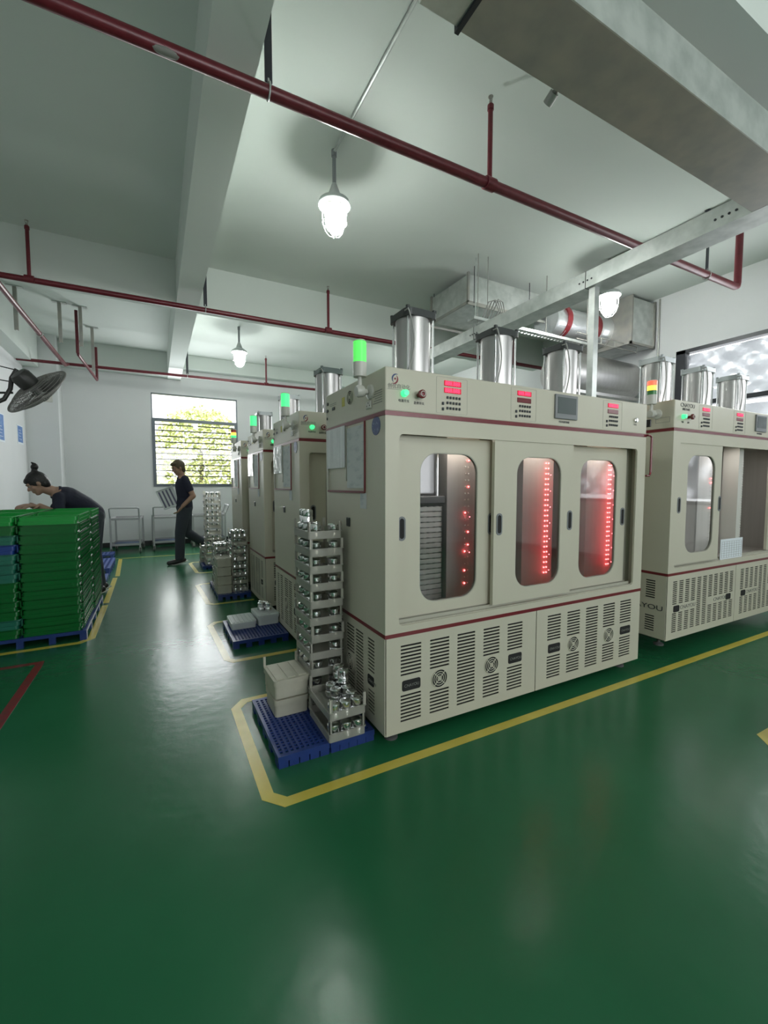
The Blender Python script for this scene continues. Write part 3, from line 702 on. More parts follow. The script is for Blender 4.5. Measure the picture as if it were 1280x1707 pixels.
pallet(-1.30, -.60, 6.25, 6.95, .06, 'worn blue pallet just behind the green crates', 'blueold', .06)
pallet(-1.30, -.60, 7.15, 8.15, .10, 'worn blue pallet midway between green crates and carts', 'blueold', .06)
pallet(-1.35, -.68, 8.85, 9.22, .06, 'worn blue pallet nearest the far wall', 'blueold', .06)
pallet(2.70, 3.4, .1, .91, .06, 'blue pallet corner beside the aisle in front of the second cabinet')

# ---------------------------------------------------------------- frosted crates and tins
def crate_mesh(w, d, h, lip=.040, m=0):
    b = B(); t = .004
    b.plate(rrect(-w, w, -d, d, .008, 2), [], .005, TOP(.005))
    b.plate(rrect(-w, w, -d, d, .008, 2), [rrect(-w+t, w-t, -d+t, d-t, .006, 2)], lip-.005, TOP(lip))
    b.plate(rrect(-w-.005, w+.005, -d-.005, d+.005, .010, 2), [rrect(-w+t, w-t, -d+t, d-t, .006, 2)], .005, TOP(lip+.003))
    for sx in (-1, 1):
        for sy in (-1, 1):
            b.box(min(sx*w, sx*(w-.014)), max(sx*w, sx*(w-.014)), min(sy*d, sy*(d-.005)), max(sy*d, sy*(d-.005)), lip, h)
            b.box(min(sx*w, sx*(w-.005)), max(sx*w, sx*(w-.005)), min(sy*d, sy*(d-.014)), max(sy*d, sy*(d-.014)), lip, h)
    return b.mesh('stacking_crate')
can_me = B().lathe([(.027, 0), (.0295, .003), (.0295, .030), (.0275, .034), (.0295, .038), (.0295, .066), (.025, .071), (.012, .074)], n=14).mesh('metal_tin', True); can_me.materials.append(M['can'])
NC = [0]
def crate_stack(x, y, z0, n, pitch, w, d, what, where, cans, rz=0, mtl='frost', topcans=()):
    me = crate_mesh(w, d, pitch); me.materials.append(M[mtl])
    for i in range(n):
        r = rz+random.uniform(-.02, .02); o = link('stacking_crate', me, None, loc=(x+random.uniform(-.004, .004), y+random.uniform(-.004, .004), z0+i*pitch), rot=(0, 0, r))
        tag(o, '%s crate, %s %s' % (what, ORD[n-1-i] if n > 1 else 'single one', where), 'crate', 'crates '+where)
        for (a, c) in cans:
            if random.random() < .12: continue
            s = link('metal_tin', can_me, None, loc=(x+a+random.uniform(-.004, .004), y+c+random.uniform(-.004, .004), z0+i*pitch+.0055), rot=(0, 0, random.uniform(0, 6)))
            tag(s, 'shiny tin in a crate %s' % where, 'tin', 'tins in crates '+where); NC[0] += 1
    for (a, c, h) in topcans:
        s = link('metal_tin', can_me, None, loc=(x+a, y+c, z0+(n-1)*pitch+h), rot=(0, 0, random.uniform(0, 6)))
        tag(s, 'shiny tin piled on the top crate %s' % where, 'tin', 'tins piled on the crates '+where); NC[0] += 1
front3 = lambda w, d: [(-w*.62, -d*.78), (0.0, -d*.78), (w*.62, -d*.78)]
left3 = lambda w, d: [(-w*.60, -d*.1), (-w*.60, d*.55)]
w, d = .094, .135
crate_stack(.803, 2.305, .055, 11, .0935, w, d, 'frosted plastic', 'of the tall tower beside the front cabinet', [(-w*.50, -d*.70), (w*.60, -d*.70)]+[(-w*.62, -d*.02), (-w*.62, d*.62)],
            topcans=[(-.06, .0, .0055), (-.058, .085, .0055), (.005, .05, .0055), (-.055, .01, .081), (-.05, .075, .081)])
crate_stack(.790, 2.000, .055, 2, .105, .094, .150, 'frosted plastic', 'of the low pair at the front cabinet corner', [(-.060, -.115), (.0, -.115), (.060, -.115)],
            topcans=[(.06, -.05, .006), (.06, .015, .006), (.06, .08, .006), (.0, .08, .006), (.0, .015, .006), (.058, .05, .082), (.056, .112, .082)])
# beige lidded boxes on the near pallet
def lid_box(x, y, z, w, d, h, m, label, rz=0, grooves=3, posts=False):
    r = empty('storage_box', label, 'box', (x, y, z), rz)
    b = B().plate(rrect(-w, w, -d, d, .015, 3), [], h-.028, TOP(h-.028)); obj('box_body', b, m, r)
    l = B().plate(rrect(-w-.006, w+.006, -d-.006, d+.006, .018, 3), [], .028, TOP(h))
    for k in range(grooves):
        u = -w+2*w*(k+.5)/grooves; l.bev(u-w/grooves*.72, u+w/grooves*.72, -d+.012, d-.012, h-.001, h+.005, .002, 1)
    obj('box_lid', l, m, r)
    if posts:
        for sx in (-1, 1): obj('corner_post', B().box(sx*w-.006, sx*w+.006, d-.012, d, h, h+.055), m, r)
    return r
lid_box(.612, 2.300, .055, .088, .105, .092, 'beigebox', 'beige plastic box standing directly on the near blue pallet', 0)
lid_box(.612, 2.305, .155, .092, .112, .098, 'beigebox', 'beige lidded box resting on the beige box beside the tower', .03, posts=True)
lid_box(.633, 3.84, .062, .098, .13, .055, 'whitebox', 'flat white ribbed box on the blue pallet, farther from the cabinet', 0, 6)
lid_box(.840, 3.86, .062, .088, .135, .085, 'whitebox', 'taller white lidded box on the blue pallet against the cabinet side', .04, 2)
for a, c in ((-.03, .02), (.02, .05), (.03, -.02), (-.01, .08)):
    tag(link('metal_tin', can_me, None, loc=(.84+a, 3.86+c, .062+.090), rot=(0, 0, a*50)), 'small shiny tin lying on the white lidded box', 'tin', 'tins on the white lidded box')
w, d = .088, .13
crate_stack(.835, 5.19, .06, 8, .089, w, d, 'frosted plastic', 'of the taller stack on the aisle pallet', front3(w, d)+left3(w, d)[:1], topcans=[(-.05, .0, .006), (.0, .05, .006), (.05, 0, .006)])
crate_stack(.668, 5.47, .06, 6, .09, .08, .13, 'frosted plastic', 'of the rear low stack on the aisle pallet', front3(.08, .13)+left3(.08, .13)[:1], topcans=[(-.05, .0, .006), (.0, .03, .006), (.05, .06, .006)])
for i in range(4): lid_box(.660, 5.16, .06+i*.101, .078, .12, .093, 'beigebox', 'off-white lidded box, %s of the four by the aisle crates' % ORD[3-i], random.uniform(-.05, .05), 2)
crate_stack(.770, 7.12, .055, 12, .094, .115, .11, 'frosted plastic', 'of the tall thin stack by the window', front3(.115, .11))
crate_stack(.645, 7.38, .055, 3, .094, .04, .09, 'frosted plastic', 'of the short stack behind the walking foot', [(0, -.06)])

# ---------------------------------------------------------------- green crates
def green_crate():
    b = B(); w, d, h, t = .190, .290, .088, .005
    def shell(k0, k1, z0, z1, hole=True):
        pass
    for (z0, z1, e) in ((0, .034, -.016), (.034, .074, -.009), (.074, .088, .0)):
        b.plate(rrect(-w-e*-1, w+e, -d-e*-1, d+e, .018, 3), [rrect(-w-e*-1+t, w+e-t, -d-e*-1+t, d+e-t, .014, 3)], z1-z0, TOP(z1))
    b.plate(rrect(-w+.01, w-.01, -d+.01, d-.01, .016, 3), [], .004, TOP(.004))
    b.plate(rrect(-w-.006, w+.006, -d-.006, d+.006, .02, 3), [rrect(-w+t, w-t, -d+t, d-t, .014, 3)], .006, TOP(h))
    for i in range(9):
        y = -d+.03+i*(2*d-.06)/8
        for sx in (-1, 1): b.box(min(sx*(w-.006), sx*(w+.004)), max(sx*(w-.006), sx*(w+.004)), y-.003, y+.003, .012, .083)
    for sx in (-1, 1): b.box(min(sx*(w-.004), sx*(w+.003)), max(sx*(w-.004), sx*(w+.003)), -d+.02, d-.02, .044, .050)
    for i in range(2):
        for sy in (-1, 1): b.box(-.16+i*.30, -.14+i*.30, min(sy*(d-.006), sy*(d+.004)), max(sy*(d-.006), sy*(d+.004)), .03, .083)
    for sy in (-1, 1): b.bev(-.055, .055, min(sy*(d-.004), sy*(d+.004)), max(sy*(d-.004), sy*(d+.004)), .045, .066, .003, 1)
    for v in b.bm.verts: v.co.z *= .0725/.088
    return b.mesh('plastic_crate')
gme = green_crate(); GM = {}
for k in ('green', 'greenshaded', 'teal', 'bluecrate'):
    GM[k] = gme.copy(); GM[k].materials.clear(); GM[k].materials.append(M[k])
colsB = ['greenshaded', 'teal', 'greenshaded', 'greenshaded', 'greenshaded', 'greenshaded', 'teal', 'teal', 'teal', 'bluecrate', 'teal', 'greenshaded', 'green']
def gstack(x, y, n, where, cols, z0=.08, pitch=.0735):
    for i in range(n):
        m = cols[i % len(cols)] if cols else ('green' if i >= n-1 else 'greenshaded')
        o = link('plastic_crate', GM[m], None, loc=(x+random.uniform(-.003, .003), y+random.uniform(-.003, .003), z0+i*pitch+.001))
        nm = {'green': 'top-lit green', 'greenshaded': 'shaded green', 'teal': 'teal', 'bluecrate': 'blue'}[m]
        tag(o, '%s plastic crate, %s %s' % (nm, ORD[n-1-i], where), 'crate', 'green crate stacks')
gstack(-.745, 4.555, 13, 'of the stack beside the aisle', None)
gstack(-1.150, 4.545, 13, 'of the stack cut by the photo edge', colsB)
gstack(-.730, 5.175, 13, 'of the stack before the bending person', None)
gstack(-1.140, 5.165, 13, 'of the rear stack by the photo edge', None)

# ---------------------------------------------------------------- overhead pipes
ZP = 3.38
def sprinkler_run(name, label, pts, r, stubs, hangers):
    root = obj(name, B().tube(pts, r, 14), 'redpipe', smooth=True); tag(root, label, 'pipe', 'red sprinkler pipes')
    for (x, y) in stubs:
        s = obj('riser_pipe', B().cyl((x, y, ZP), (x, y, 3.90), .017, 12).cyl((x-.04, y, ZP), (x+.04, y, ZP), r*1.25, 14).lathe([(.022, 0), (.022, .03), (.014, .04)], (x, y, 3.87)), 'redpipe', root, True)
        obj('sprinkler_head', B().cyl((x, y, 3.90), (x, y, 3.93), .011, 10).ring((x, y, 3.945), (0, 1, 0), .013, .003, 12, 5).cyl((x, y, 3.955), (x, y, 3.958), .018, 12), 'galvdark', s, True)
    for (x, y, zt) in hangers:
        h = obj('pipe_hanger', B().box(x-.020, x+.020, y-.004, y+.004, ZP+r+.01, zt).box(x-.05, x+.05, y-.02, y+.02, zt-.006, zt), 'frameblack', root)
        obj('pipe_clamp', B().ring((x, y, ZP), (1, 0, 0), r+.006, .005, 18, 6).cyl((x, y, ZP+r), (x, y, ZP+r+.03), .006, 8), 'galv', h, True)
    return root
sprinkler_run('sprinkler_pipe', 'red overhead pipe nearest the viewer, crossing above the hanging lamp', [(XL+.02, 2.47, ZP), (5.50, 2.40, ZP), (5.535, 2.40, ZP+.01), (5.545, 2.40, ZP+.045), (5.545, 2.40, 3.98)], .034, [(2.13, 2.43)], [(.60, 2.44, ZC-.005), (4.95, 2.41, ZC-.005), (-1.2, 2.45, ZC-.005)])
sprinkler_run('sprinkler_pipe', 'red overhead pipe running along the middle cross beam', [(XL+.02, 5.74, ZP), (6.5, 5.64, ZP)], .030, [(-1.07, 5.71), (2.15, 5.65), (5.5, 5.6)], [(.60, 5.69, ZC-.005), (-1.62, 5.73, ZC-.005)])
sprinkler_run('sprinkler_pipe', 'red overhead pipe nearest the barred window', [(XL+.02, 9.34, ZP), (6.5, 9.16, ZP)], .026, [(2.12, 9.22)], [(.62, 9.27, ZC-.005)])
o = obj('sprinkler_pipe', B().tube([(-1.36, 3.0, ZP-.07), (-1.33, 6.3, ZP-.07), (-1.28, 9.1, ZP-.07), (-1.27, 9.28, ZP-.01)], .030, 14), 'redpipe', smooth=True); tag(o, 'brownish red pipe running lengthwise above the green crates', 'pipe', 'red sprinkler pipes')
for y in (7.4,):
    obj('pipe_clamp', B().ring((-1.31, y, ZP-.07), (0, 1, 0), .036, .006, 18, 6), 'galv', o, True)
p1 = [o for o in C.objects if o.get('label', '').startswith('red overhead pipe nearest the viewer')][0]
obj('pale_patch', B().ball((.11, 2.44, ZP-.020), .02, 12, (3.6, 1.1, .9)), 'greyink', p1, True, label='pale patch on the red pipe')  # pale flattened ball set into the underside of the pipe
# T shaped ceiling hangers on the aisle side
def t_hanger(x, y, zb, label):
    r = empty('ceiling_hanger', label, 'hanger', (x, y, 0), 0, 'steel ceiling hangers')
    obj('strut', B().box(-.022, .022, -.02, -.014, zb, 3.99).box(-.022, -.016, -.014, .02, zb, 3.99).box(.016, .022, -.014, .02, zb, 3.99), 'galvdark', r)
    obj('ceiling_plate', B().box(-.09, .09, -.035, .035, 3.99, 4.0), 'galv', r)
t_hanger(-1.18, 8.10, ZP+.03, 'steel T hanger nearest the wall fan')
t_hanger(-.93, 8.15, 3.40, 'steel T hanger between the two others')
t_hanger(-.88, 9.10, ZP-.1, 'steel T hanger nearest the barred window')
t_hanger(-1.62, 7.75, ZP+.03, 'dark steel hanger above the lengthwise red pipe')
o = obj('sprinkler_pipe', B().tube([(-.99, 8.2, 3.95), (-.99, 8.2, 3.31), (-.985, 8.23, 3.29), (-.89, 9.66, 3.22), (-.89, 9.69, 3.24), (-.89, 9.69, 3.82)], .022, 12), 'redpipe', smooth=True)
tag(o, 'U shaped red pipe hanging from the ceiling near the wall fan', 'pipe', 'red sprinkler pipes')

# ---------------------------------------------------------------- hanging lamps
def lamp(x, y, label, zc=ZC):
    r = empty('hanging_lamp', label, 'lamp', (x, y, 0), 0, 'caged hanging lamps')
    obj('lamp_stem', B().cyl((0, 0, 3.67), (0, 0, zc-.04), .016, 14).cyl((0, 0, zc-.05), (0, 0, zc), .022, 12), 'grey', r, True)
    obj('lamp_housing', B().lathe([(.018, .10), (.024, .085), (.045, .03), (.050, .0), (.065, -.005), (.125, -.045), (.135, -.075), (.130, -.080), (.118, -.052), (.06, -.012)], (0, 0, 3.64), n=32), 'lampgrey', r, True)
    obj('lamp_reflector', B().lathe([(.128, -.079), (.117, -.055), (.07, -.020), (.085, -.080)], (0, 0, 3.64), n=32), 'lampin', r, True)
    obj('lamp_collar', B().lathe([(.082, 3.545), (.085, 3.62), (.06, 3.625)], n=28), 'lampin', r, True)
    obj('lamp_globe', B().lathe([(.078, 3.545), (.082, 3.50), (.078, 3.44), (.062, 3.385), (.035, 3.35), (.004, 3.338)], n=28), 'lampglow', r, True)
    g = B()
    for k in range(6):
        a = k*PI/3+.3; g.tube([(math.cos(a)*q, math.sin(a)*q, z) for q, z in ((.105, 3.57), (.107, 3.50), (.100, 3.43), (.080, 3.375), (.045, 3.33), (.01, 3.318))], .0035, 6)
    g.ring((0, 0, 3.57), (0, 0, 1), .105, .004, 28, 6).ring((0, 0, 3.43), (0, 0, 1), .1, .003, 28, 6)
    obj('wire_cage', g, 'lampin', r, True)
lamp(1.37, 3.44, 'brightly lit caged lamp hanging in front of the middle beam')
lamp(1.36, 7.89, 'smaller looking lit caged lamp hanging before the barred window')
lamp(4.94, 3.46, 'lit caged lamp hanging beside the steel trunking')
lamp(4.94, 7.89, 'caged lamp hanging beyond the ducts')
lamp(1.37, -1.6, 'added unseen caged lamp behind the viewer over the aisle')  # extra lamp out of view, added to light the near bay
tag(obj('electrical_conduit', B().tube([(1.37, 3.44, 3.985), (1.37, 1.36, 3.985)], .012, 8), 'galv', smooth=True), 'thin steel conduit on the ceiling leading to the nearest lamp', 'conduit')
tag(obj('electrical_conduit', B().tube([(4.94, 3.46, 3.985), (4.94, 3.30, 3.985), (4.95, 3.2, 3.985), (4.95, 1.36, 3.985)], .014, 8), 'galv', smooth=True), 'thin steel conduit on the ceiling above the trunking', 'conduit')

# ---------------------------------------------------------------- steel trunking
tr = empty('cable_trunking', 'wide galvanized steel trunking crossing overhead in the top corner', 'trunking', (0, 0, 0))
obj('trunking_section', B().box(1.07, 3.38, 1.135, 1.405, 3.0, 3.19), 'galvdark', tr)
obj('trunking_section', B().box(.89, 1.062, 1.14, 1.40, 3.003, 3.187), 'galv', tr)
obj('joint_flange', B().box(1.056, 1.074, 1.125, 1.415, 2.992, 3.198), 'frameblack', tr)
obj('side_face', B().box(1.075, 3.38, 1.130, 1.135, 3.0, 3.19), 'galv', tr)
obj('cable_gland', B().cyl((1.62, 1.43, 3.02), (1.62, 1.47, 3.00), .022, 12).cyl((1.62, 1.405, 3.02), (1.62, 1.43, 3.02), .012, 8), 'galvdark', tr, True)
t2 = empty('cable_trunking', 'long galvanized steel trunking running away above the cabinets', 'trunking', (0, 0, 0))
obj('trunking_section', B().box(3.385, 3.60, .4, 6.0, 3.0, 3.14), 'galv', t2)
b = B()
for y in (1.55, 2.6, 4.1, 5.4):
    for k in range(4): b.cyl((3.384, y+k*.04-.06, 3.06), (3.380, y+k*.04-.06, 3.06), .008, 8)
obj('bolt_row', b, 'frameblack', t2)
for y in (2.6, 4.1): obj('cover_joint', B().box(3.382, 3.603, y-.002, y+.002, 2.998, 3.142), 'hole', t2)
for y in (4.2,): obj('hanger_rod', B().cyl((3.49, y, 3.14), (3.49, y, 4.0), .006, 8), 'galv', t2, True)
tag(obj('support_post', B().box(3.42, 3.48, 2.53, 2.59, 0.002, 3.0).box(3.39, 3.51, 2.50, 2.62, 0.0, .008), 'galv'), 'upright steel post holding the trunking behind the cabinets', 'post')
# air ducts
d1 = empty('air_duct', 'short galvanized box duct hanging below the ceiling beside the lamp', 'duct', (0, 0, 0))
obj('duct_box', B().box(3.54, 4.80, 4.40, 5.20, 3.57, 3.91), 'galv', d1)
obj('duct_flange', B().box(3.52, 3.545, 4.38, 5.22, 3.55, 3.58).box(3.52, 3.545, 4.38, 4.41, 3.55, 3.93).box(3.545, 4.8, 4.38, 4.40, 3.55, 3.58).box(3.52, 3.545, 5.19, 5.22, 3.55, 3.93), 'galvdark', d1)
for x, y in ((3.6, 4.36), (4.55, 4.36), (3.6, 5.24)): obj('hanger_rod', B().cyl((x, y, 3.5), (x, y, 4.0), .005, 8), 'frameblack', d1, True)
for y in (4.35, 5.23): obj('support_rail', B().box(3.5, 4.85, y, y+.02, 3.52, 3.55), 'galvdark', d1)
ct = empty('cable_tray', 'narrow perforated cable tray hung on thin rods under the box duct', 'tray', (0, 0, 0))
obj('tray_rail', B().grid(3.35, 5.45, 4.05, 4.17, [(3.40+i*.06, 3.43+i*.06, 4.07+j*.045, 4.10+j*.045) for i in range(33) for j in range(2)], .003, TOP(3.22)).box(3.35, 5.45, 4.05, 4.053, 3.22, 3.25).box(3.35, 5.45, 4.167, 4.17, 3.22, 3.25), 'galv', ct)
for x in (3.45, 3.60, 4.6): obj('hanger_rod', B().cyl((x, 4.11, 3.2), (x, 4.11, 4.0), .005, 8), 'galvdark', ct, True)
b = B()
for k in range(4): b.tube([(3.5+.04*k, 4.1, 3.24), (3.52+.05*k, 4.0, 3.42+.02*k), (3.60+.04*k, 3.98, 3.45), (3.70+.03*k, 4.02, 3.36), (3.66+.04*k, 4.1, 3.24)], .008, 6)
obj('loose_cable', b, 'cable', ct, True)
d2 = empty('air_duct', 'silver duct assembly with red taped bands by the side wall', 'duct', (0, 0, 0))
obj('duct_box', B().box(6.02, 6.56, 3.86, 4.9, 3.30, 3.93), 'galv', d2)
obj('duct_flange', B().box(6.0, 6.03, 3.84, 4.92, 3.28, 3.95).box(6.54, 6.57, 3.84, 3.87, 3.28, 3.95).box(6.0, 6.57, 3.84, 3.87, 3.28, 3.31), 'galvdark', d2)
b = B(); prof = []
for i in range(22): prof.append((.20+.012*(i % 2)+(.04 if i < 3 else 0), i*.055))
b.lathe(prof, (6.02, 4.35, 3.58), (-1, 0, -.02), 28); obj('flexible_hose', b, 'foil', d2, True)
for x in (5.78, 5.15): obj('tape_band', B().cyl((x, 4.35, 3.577), (x-.09, 4.35, 3.575), .222, 28), 'ductred', d2, True)
obj('round_duct', B().cyl((6.5, 4.25, 2.85), (5.0, 4.25, 2.85), .30, 32).box(5.0, 6.5, 3.94, 3.96, 2.52, 2.56), 'steel', d2, True)
obj('wire_bracket', B().cyl((5.0, 3.95, 3.30), (6.3, 3.95, 3.30), .006, 6).cyl((5.0, 3.95, 3.22), (6.3, 3.95, 3.22), .006, 6).cyl((5.2, 3.95, 3.22), (5.2, 3.95, 3.30), .006, 6).cyl((5.5, 3.95, 3.22), (5.5, 3.95, 3.30), .006, 6).cyl((5.8, 3.95, 3.22), (5.8, 3.95, 3.30), .006, 6), 'galvdark', d2)
for x in (5.2, 6.3): obj('hanger_rod', B().cyl((x, 3.95, 3.2), (x, 3.95, 4.0), .006, 6), 'galvdark', d2)
tag(obj('wall_conduit', B().cyl((6.585, 3.80, .1), (6.585, 3.80, 3.98), .012, 8), 'galvdark', smooth=True), 'thin vertical conduit on the side wall next to the ducts', 'conduit')

# ---------------------------------------------------------------- wall fan
fan = empty('wall_fan', 'dusty grey industrial fan on a curved arm above the green crates', 'fan', (-1.128, 6.124, 2.325))
n = Vector((.60, .46, -.655)).normalized()
rotm = n.to_track_quat('Z', 'Y').to_matrix().to_4x4()
R_ = .345
g = B(); 
for k in range(9):
    q = k/8; rr = .05+(R_-.05)*q; h = .085*(1-q**2.2)
    g.ring((0, 0, h), (0, 0, 1), rr, .0032, 40, 5); g.ring((0, 0, -h), (0, 0, 1), rr, .0032, 40, 5)
for k in range(76):
    a = 2*PI*k/76
    for sg in (1, -1):
        g.tube([(math.cos(a)*(.05+(R_-.05)*q), math.sin(a)*(.05+(R_-.05)*q), sg*.085*(1-q**2.2)) for q in (0, .35, .6, .8, .93, 1)], .0024, 4)
g.ring((0, 0, 0), (0, 0, 1), R_+.004, .009, 44, 8)
g.bm.transform(rotm); obj('fan_guard', g, 'fangrille', fan, True)
g = B()
for k in range(3):
    a0 = k*2*PI/3+.5; rows = []
    for i in range(8):
        q = i/7; rr = .05+q*.25; wd = .35+.30*math.sin(q*PI*.8)
        rows.append([Vector((math.cos(a0+s*wd)*rr, math.sin(a0+s*wd)*rr, .028*s*(1-.3*q))) for s in (-1, -.33, .33, 1)])
    V = [[g.bm.verts.new(p) for p in r] for r in rows]
    for i in range(7):
        for j in range(3): g.bm.faces.new((V[i][j], V[i+1][j], V[i+1][j+1], V[i][j+1]))
bmesh.ops.solidify(g.bm, geom=g.bm.faces[:], thickness=.003)
g.cyl((0, 0, -.03), (0, 0, .03), .055, 20); g.bm.transform(rotm); obj('fan_blades', g, 'fanblade', fan, True)
g = B().lathe([(.03, .085), (.05, .10), (.045, .115), (.01, .125)], n=20); g.bm.transform(rotm); obj('hub_cap', g, 'fangrille', fan, True)
g = B().lathe([(.05, -.06), (.095, -.08), (.10, -.12), (.10, -.20), (.08, -.235), (.03, -.245)], n=26); g.bm.transform(rotm); obj('motor_housing', g, 'fanmotor', fan, True)
mp = rotm @ Vector((0, 0, -.17))
obj('fan_arm', B().tube([mp+Vector((-.06, .05, .10)), mp+Vector((-.11, .05, .0)), mp+Vector((-.12, .03, -.12)), mp+Vector((-.17, .0, -.24)), mp+Vector((-.30, 0, -.32)), Vector((-.86, 0, -.36))], .022, 10), 'fanmotor', fan, True)
obj('fan_bracket', B().tube([mp+Vector((-.10, .03, -.16)), Vector((-.86, .0, -.10))], .012, 8).tube([mp+Vector((-.05, .06, .09)), Vector((-.86, .03, .34))], .006, 8).tube([mp+Vector((-.09, .06, -.04)), Vector((-.86, .03, .15))], .006, 8).box(-.872, -.86, -.06, .08, -.45, .40), 'fanmotor', fan, True)

# posters, little wall box
for y0, y1, z0, z1, l in ((8.12, 8.55, 1.95, 2.33, 'blue notice cut by the photo edge on the side wall'), (9.25, 9.60, 2.0, 2.27, 'small blue notice on the side wall near the corner column')):
    o = tag(obj('wall_notice', B().box(XL, XL+.004, y0, y1, z0-.03, z1+.02), 'posterwhite'), l, 'notice')
    obj('notice_print', B().box(XL+.004, XL+.006, y0+.03, y1-.03, z0, z1), 'posterblue', o)
    b = B()
    for k in range(4): b.box(XL+.006, XL+.007, y0+.09, y1-.10-.04*(k % 2), z0+.05+k*.05, z0+.056+k*.05)
    obj('notice_lines', b, 'posterwhite', o)
tag(obj('wall_panel', B().bev(-1.86, -1.60, 9.845, 9.86, 2.78, 2.90, .004, 1), 'offwhite'), 'flat cream cable box on the column behind the fan', 'box')

# ---------------------------------------------------------------- carts
def cart(x, y, rz, label):
    r = empty('utility_cart', label, 'cart', (x, y, 0), rz, 'grey utility carts')
    w, d = .235, .31; f = B()
    for sx in (-1, 1):
        for sy in (-1, 1): obj('leg', B().box(sx*w-.015, sx*w+.015, sy*d-.015, sy*d+.015, .10, .66 if sy > 0 else .70), 'cart', r)
    for z in (.14, .62):
        obj('shelf', B().box(-w, w, -d, d, z, z+.006).box(-w, w, -d, -d+.006, z, z+.04).box(-w, w, d-.006, d, z, z+.04).box(-w, -w+.006, -d, d, z, z+.04).box(w-.006, w, -d, d, z, z+.04), 'cart', r)
    obj('shelf_mat', B().box(-w+.01, w-.01, -d+.01, d-.01, .146, .150), 'cartblue', r)
    h = .85; obj('push_handle', B().tube([(-w, -d, .66), (-w, -d-.06, .80), (-w, -d-.07, h-.01), (-w+.02, -d-.07, h), (w-.02, -d-.07, h), (w, -d-.07, h-.01), (w, -d-.06, .80), (w, -d, .66)], .014, 10), 'cart', r, True)
    for sx in (-1, 1):
        for sy in (-1, 1):
            c = obj('caster', B().box(sx*w-.02, sx*w+.02, sy*d-.02, sy*d+.02, .09, .10).box(sx*w-.02, sx*w-.014, sy*d-.02, sy*d+.015, .03, .09).box(sx*w+.014, sx*w+.02, sy*d-.02, sy*d+.015, .03, .09), 'galvdark', r)
            obj('caster_wheel', B().cyl((sx*w-.012, sy*d, .04), (sx*w+.012, sy*d, .04), .04, 20), 'rubber', c, True)
cart(-.49, 9.62, math.radians(-4), 'grey two-shelf cart by the white wall, nearer the column')
cart(.18, 9.72, math.radians(2), 'grey two-shelf cart partly hidden behind the walking person')
cart(.98, 9.80, math.radians(90), 'grey cart beneath the window behind the tall crate stack')

# ---------------------------------------------------------------- people
def remeshed(b, name, m, voxel, parent=None, smooth_it=4):
    me = b.mesh(name); o = bpy.data.objects.new(name, me); C.objects.link(o)
    r = o.modifiers.new('r', 'REMESH'); r.mode = 'VOXEL'; r.voxel_size = voxel
    s = o.modifiers.new('s', 'SMOOTH'); s.iterations = smooth_it; s.factor = .5
    dg = bpy.context.evaluated_depsgraph_get(); me2 = bpy.data.meshes.new_from_object(o.evaluated_get(dg)); bpy.data.objects.remove(o)
    for p in me2.polygons: p.use_smooth = True
    me2.materials.clear(); me2.name = name; return link(name, me2, m, parent)
def hand(b, wrist, d, up, side, curl=.5, s=1.08):
    wrist, d, up, side = Vector(wrist), Vector(d).normalized(), Vector(up).normalized(), Vector(side).normalized()
    pal = wrist+d*.048*s; rot = Matrix((d, side, up)).transposed()
    b.ball(pal, .05*s, 12, (1.0, .82, .36), rot)
    for k, (o, L) in enumerate(((-.030, .070), (-.010, .080), (.011, .075), (.030, .058))):
        p = wrist+d*.085*s+side*o*s; a = 0
        for j, f in enumerate((.45, .32, .25)):
            a += curl*(.5+.35*j); q = p+(d*math.cos(a)-up*math.sin(a))*L*f*s
            b.cone(p, q, (.0095-.001*j)*s, (.0085-.001*j)*s, 8); p = q
    p = wrist+d*.03*s-side*.030*s; q = p+(d*.6-side*.7-up*.3).normalized()*.036*s; b.cone(p, q, .0125*s, .0105*s, 8); b.cone(q, q+(d*.9-side*.15-up*.45).normalized()*.030*s, .0105*s, .009*s, 8)
def head(b, c, fwd, up, s=1.0):
    c, f, u = Vector(c), Vector(fwd).normalized(), Vector(up); u = (u-f*u.dot(f)).normalized(); sd = u.cross(f)
    rot = Matrix((f, sd, u)).transposed(); P = lambda a, bb, cc: c+f*a*s+sd*bb*s+u*cc*s
    b.ball(P(-.008, 0, .018), .1*s, 20, (.92, .76, .98), rot)           # skull
    b.ball(P(.030, 0, -.040), .07*s, 16, (.80, .80, .98), rot)           # face
    b.ball(P(.050, 0, -.090), .028*s, 12, (1, 1.15, .8), rot)            # chin
    b.cone(P(.082, 0, .010), P(.102, 0, -.024), .008*s, .0135*s, 8)      # nose
    b.ball(P(.094, .011, -.028), .008*s, 8, rot=rot); b.ball(P(.094, -.011, -.028), .008*s, 8, rot=rot)
    b.ball(P(.081, 0, -.055), .016*s, 8, (.55, 1.35, .42), rot); b.ball(P(.079, 0, -.065), .015*s, 8, (.6, 1.2, .45), rot)   # lips
    b.cone(P(.078, .040, .028), P(.086, .012, .026), .009*s, .009*s, 8); b.cone(P(.078, -.040, .028), P(.086, -.012, .026), .009*s, .009*s, 8)
    for k in (-1, 1):
        b.ball(P(-.005, k*.078, -.008), .028*s, 10, (.62, .28, 1.05), rot)
        b.ball(P(.050, k*.045, -.030), .026*s, 8, (1, .7, .8), rot)
    return P, rot
def eyes(P, s, parent):
    for k in (-1, 1):
        e = obj('eye', B().ball(P(.0735, k*.030, .004), .0105*s, 10), 'eyewhite', parent, True)
        obj('pupil', B().ball(P(.0815, k*.030, .004), .0048*s, 8), 'ink', e, True)
        obj('eyebrow', B().cone(P(.084, k*.046, .031), P(.091, k*.018, .033), .0032*s, .0038*s, 6), 'hair', parent, True)
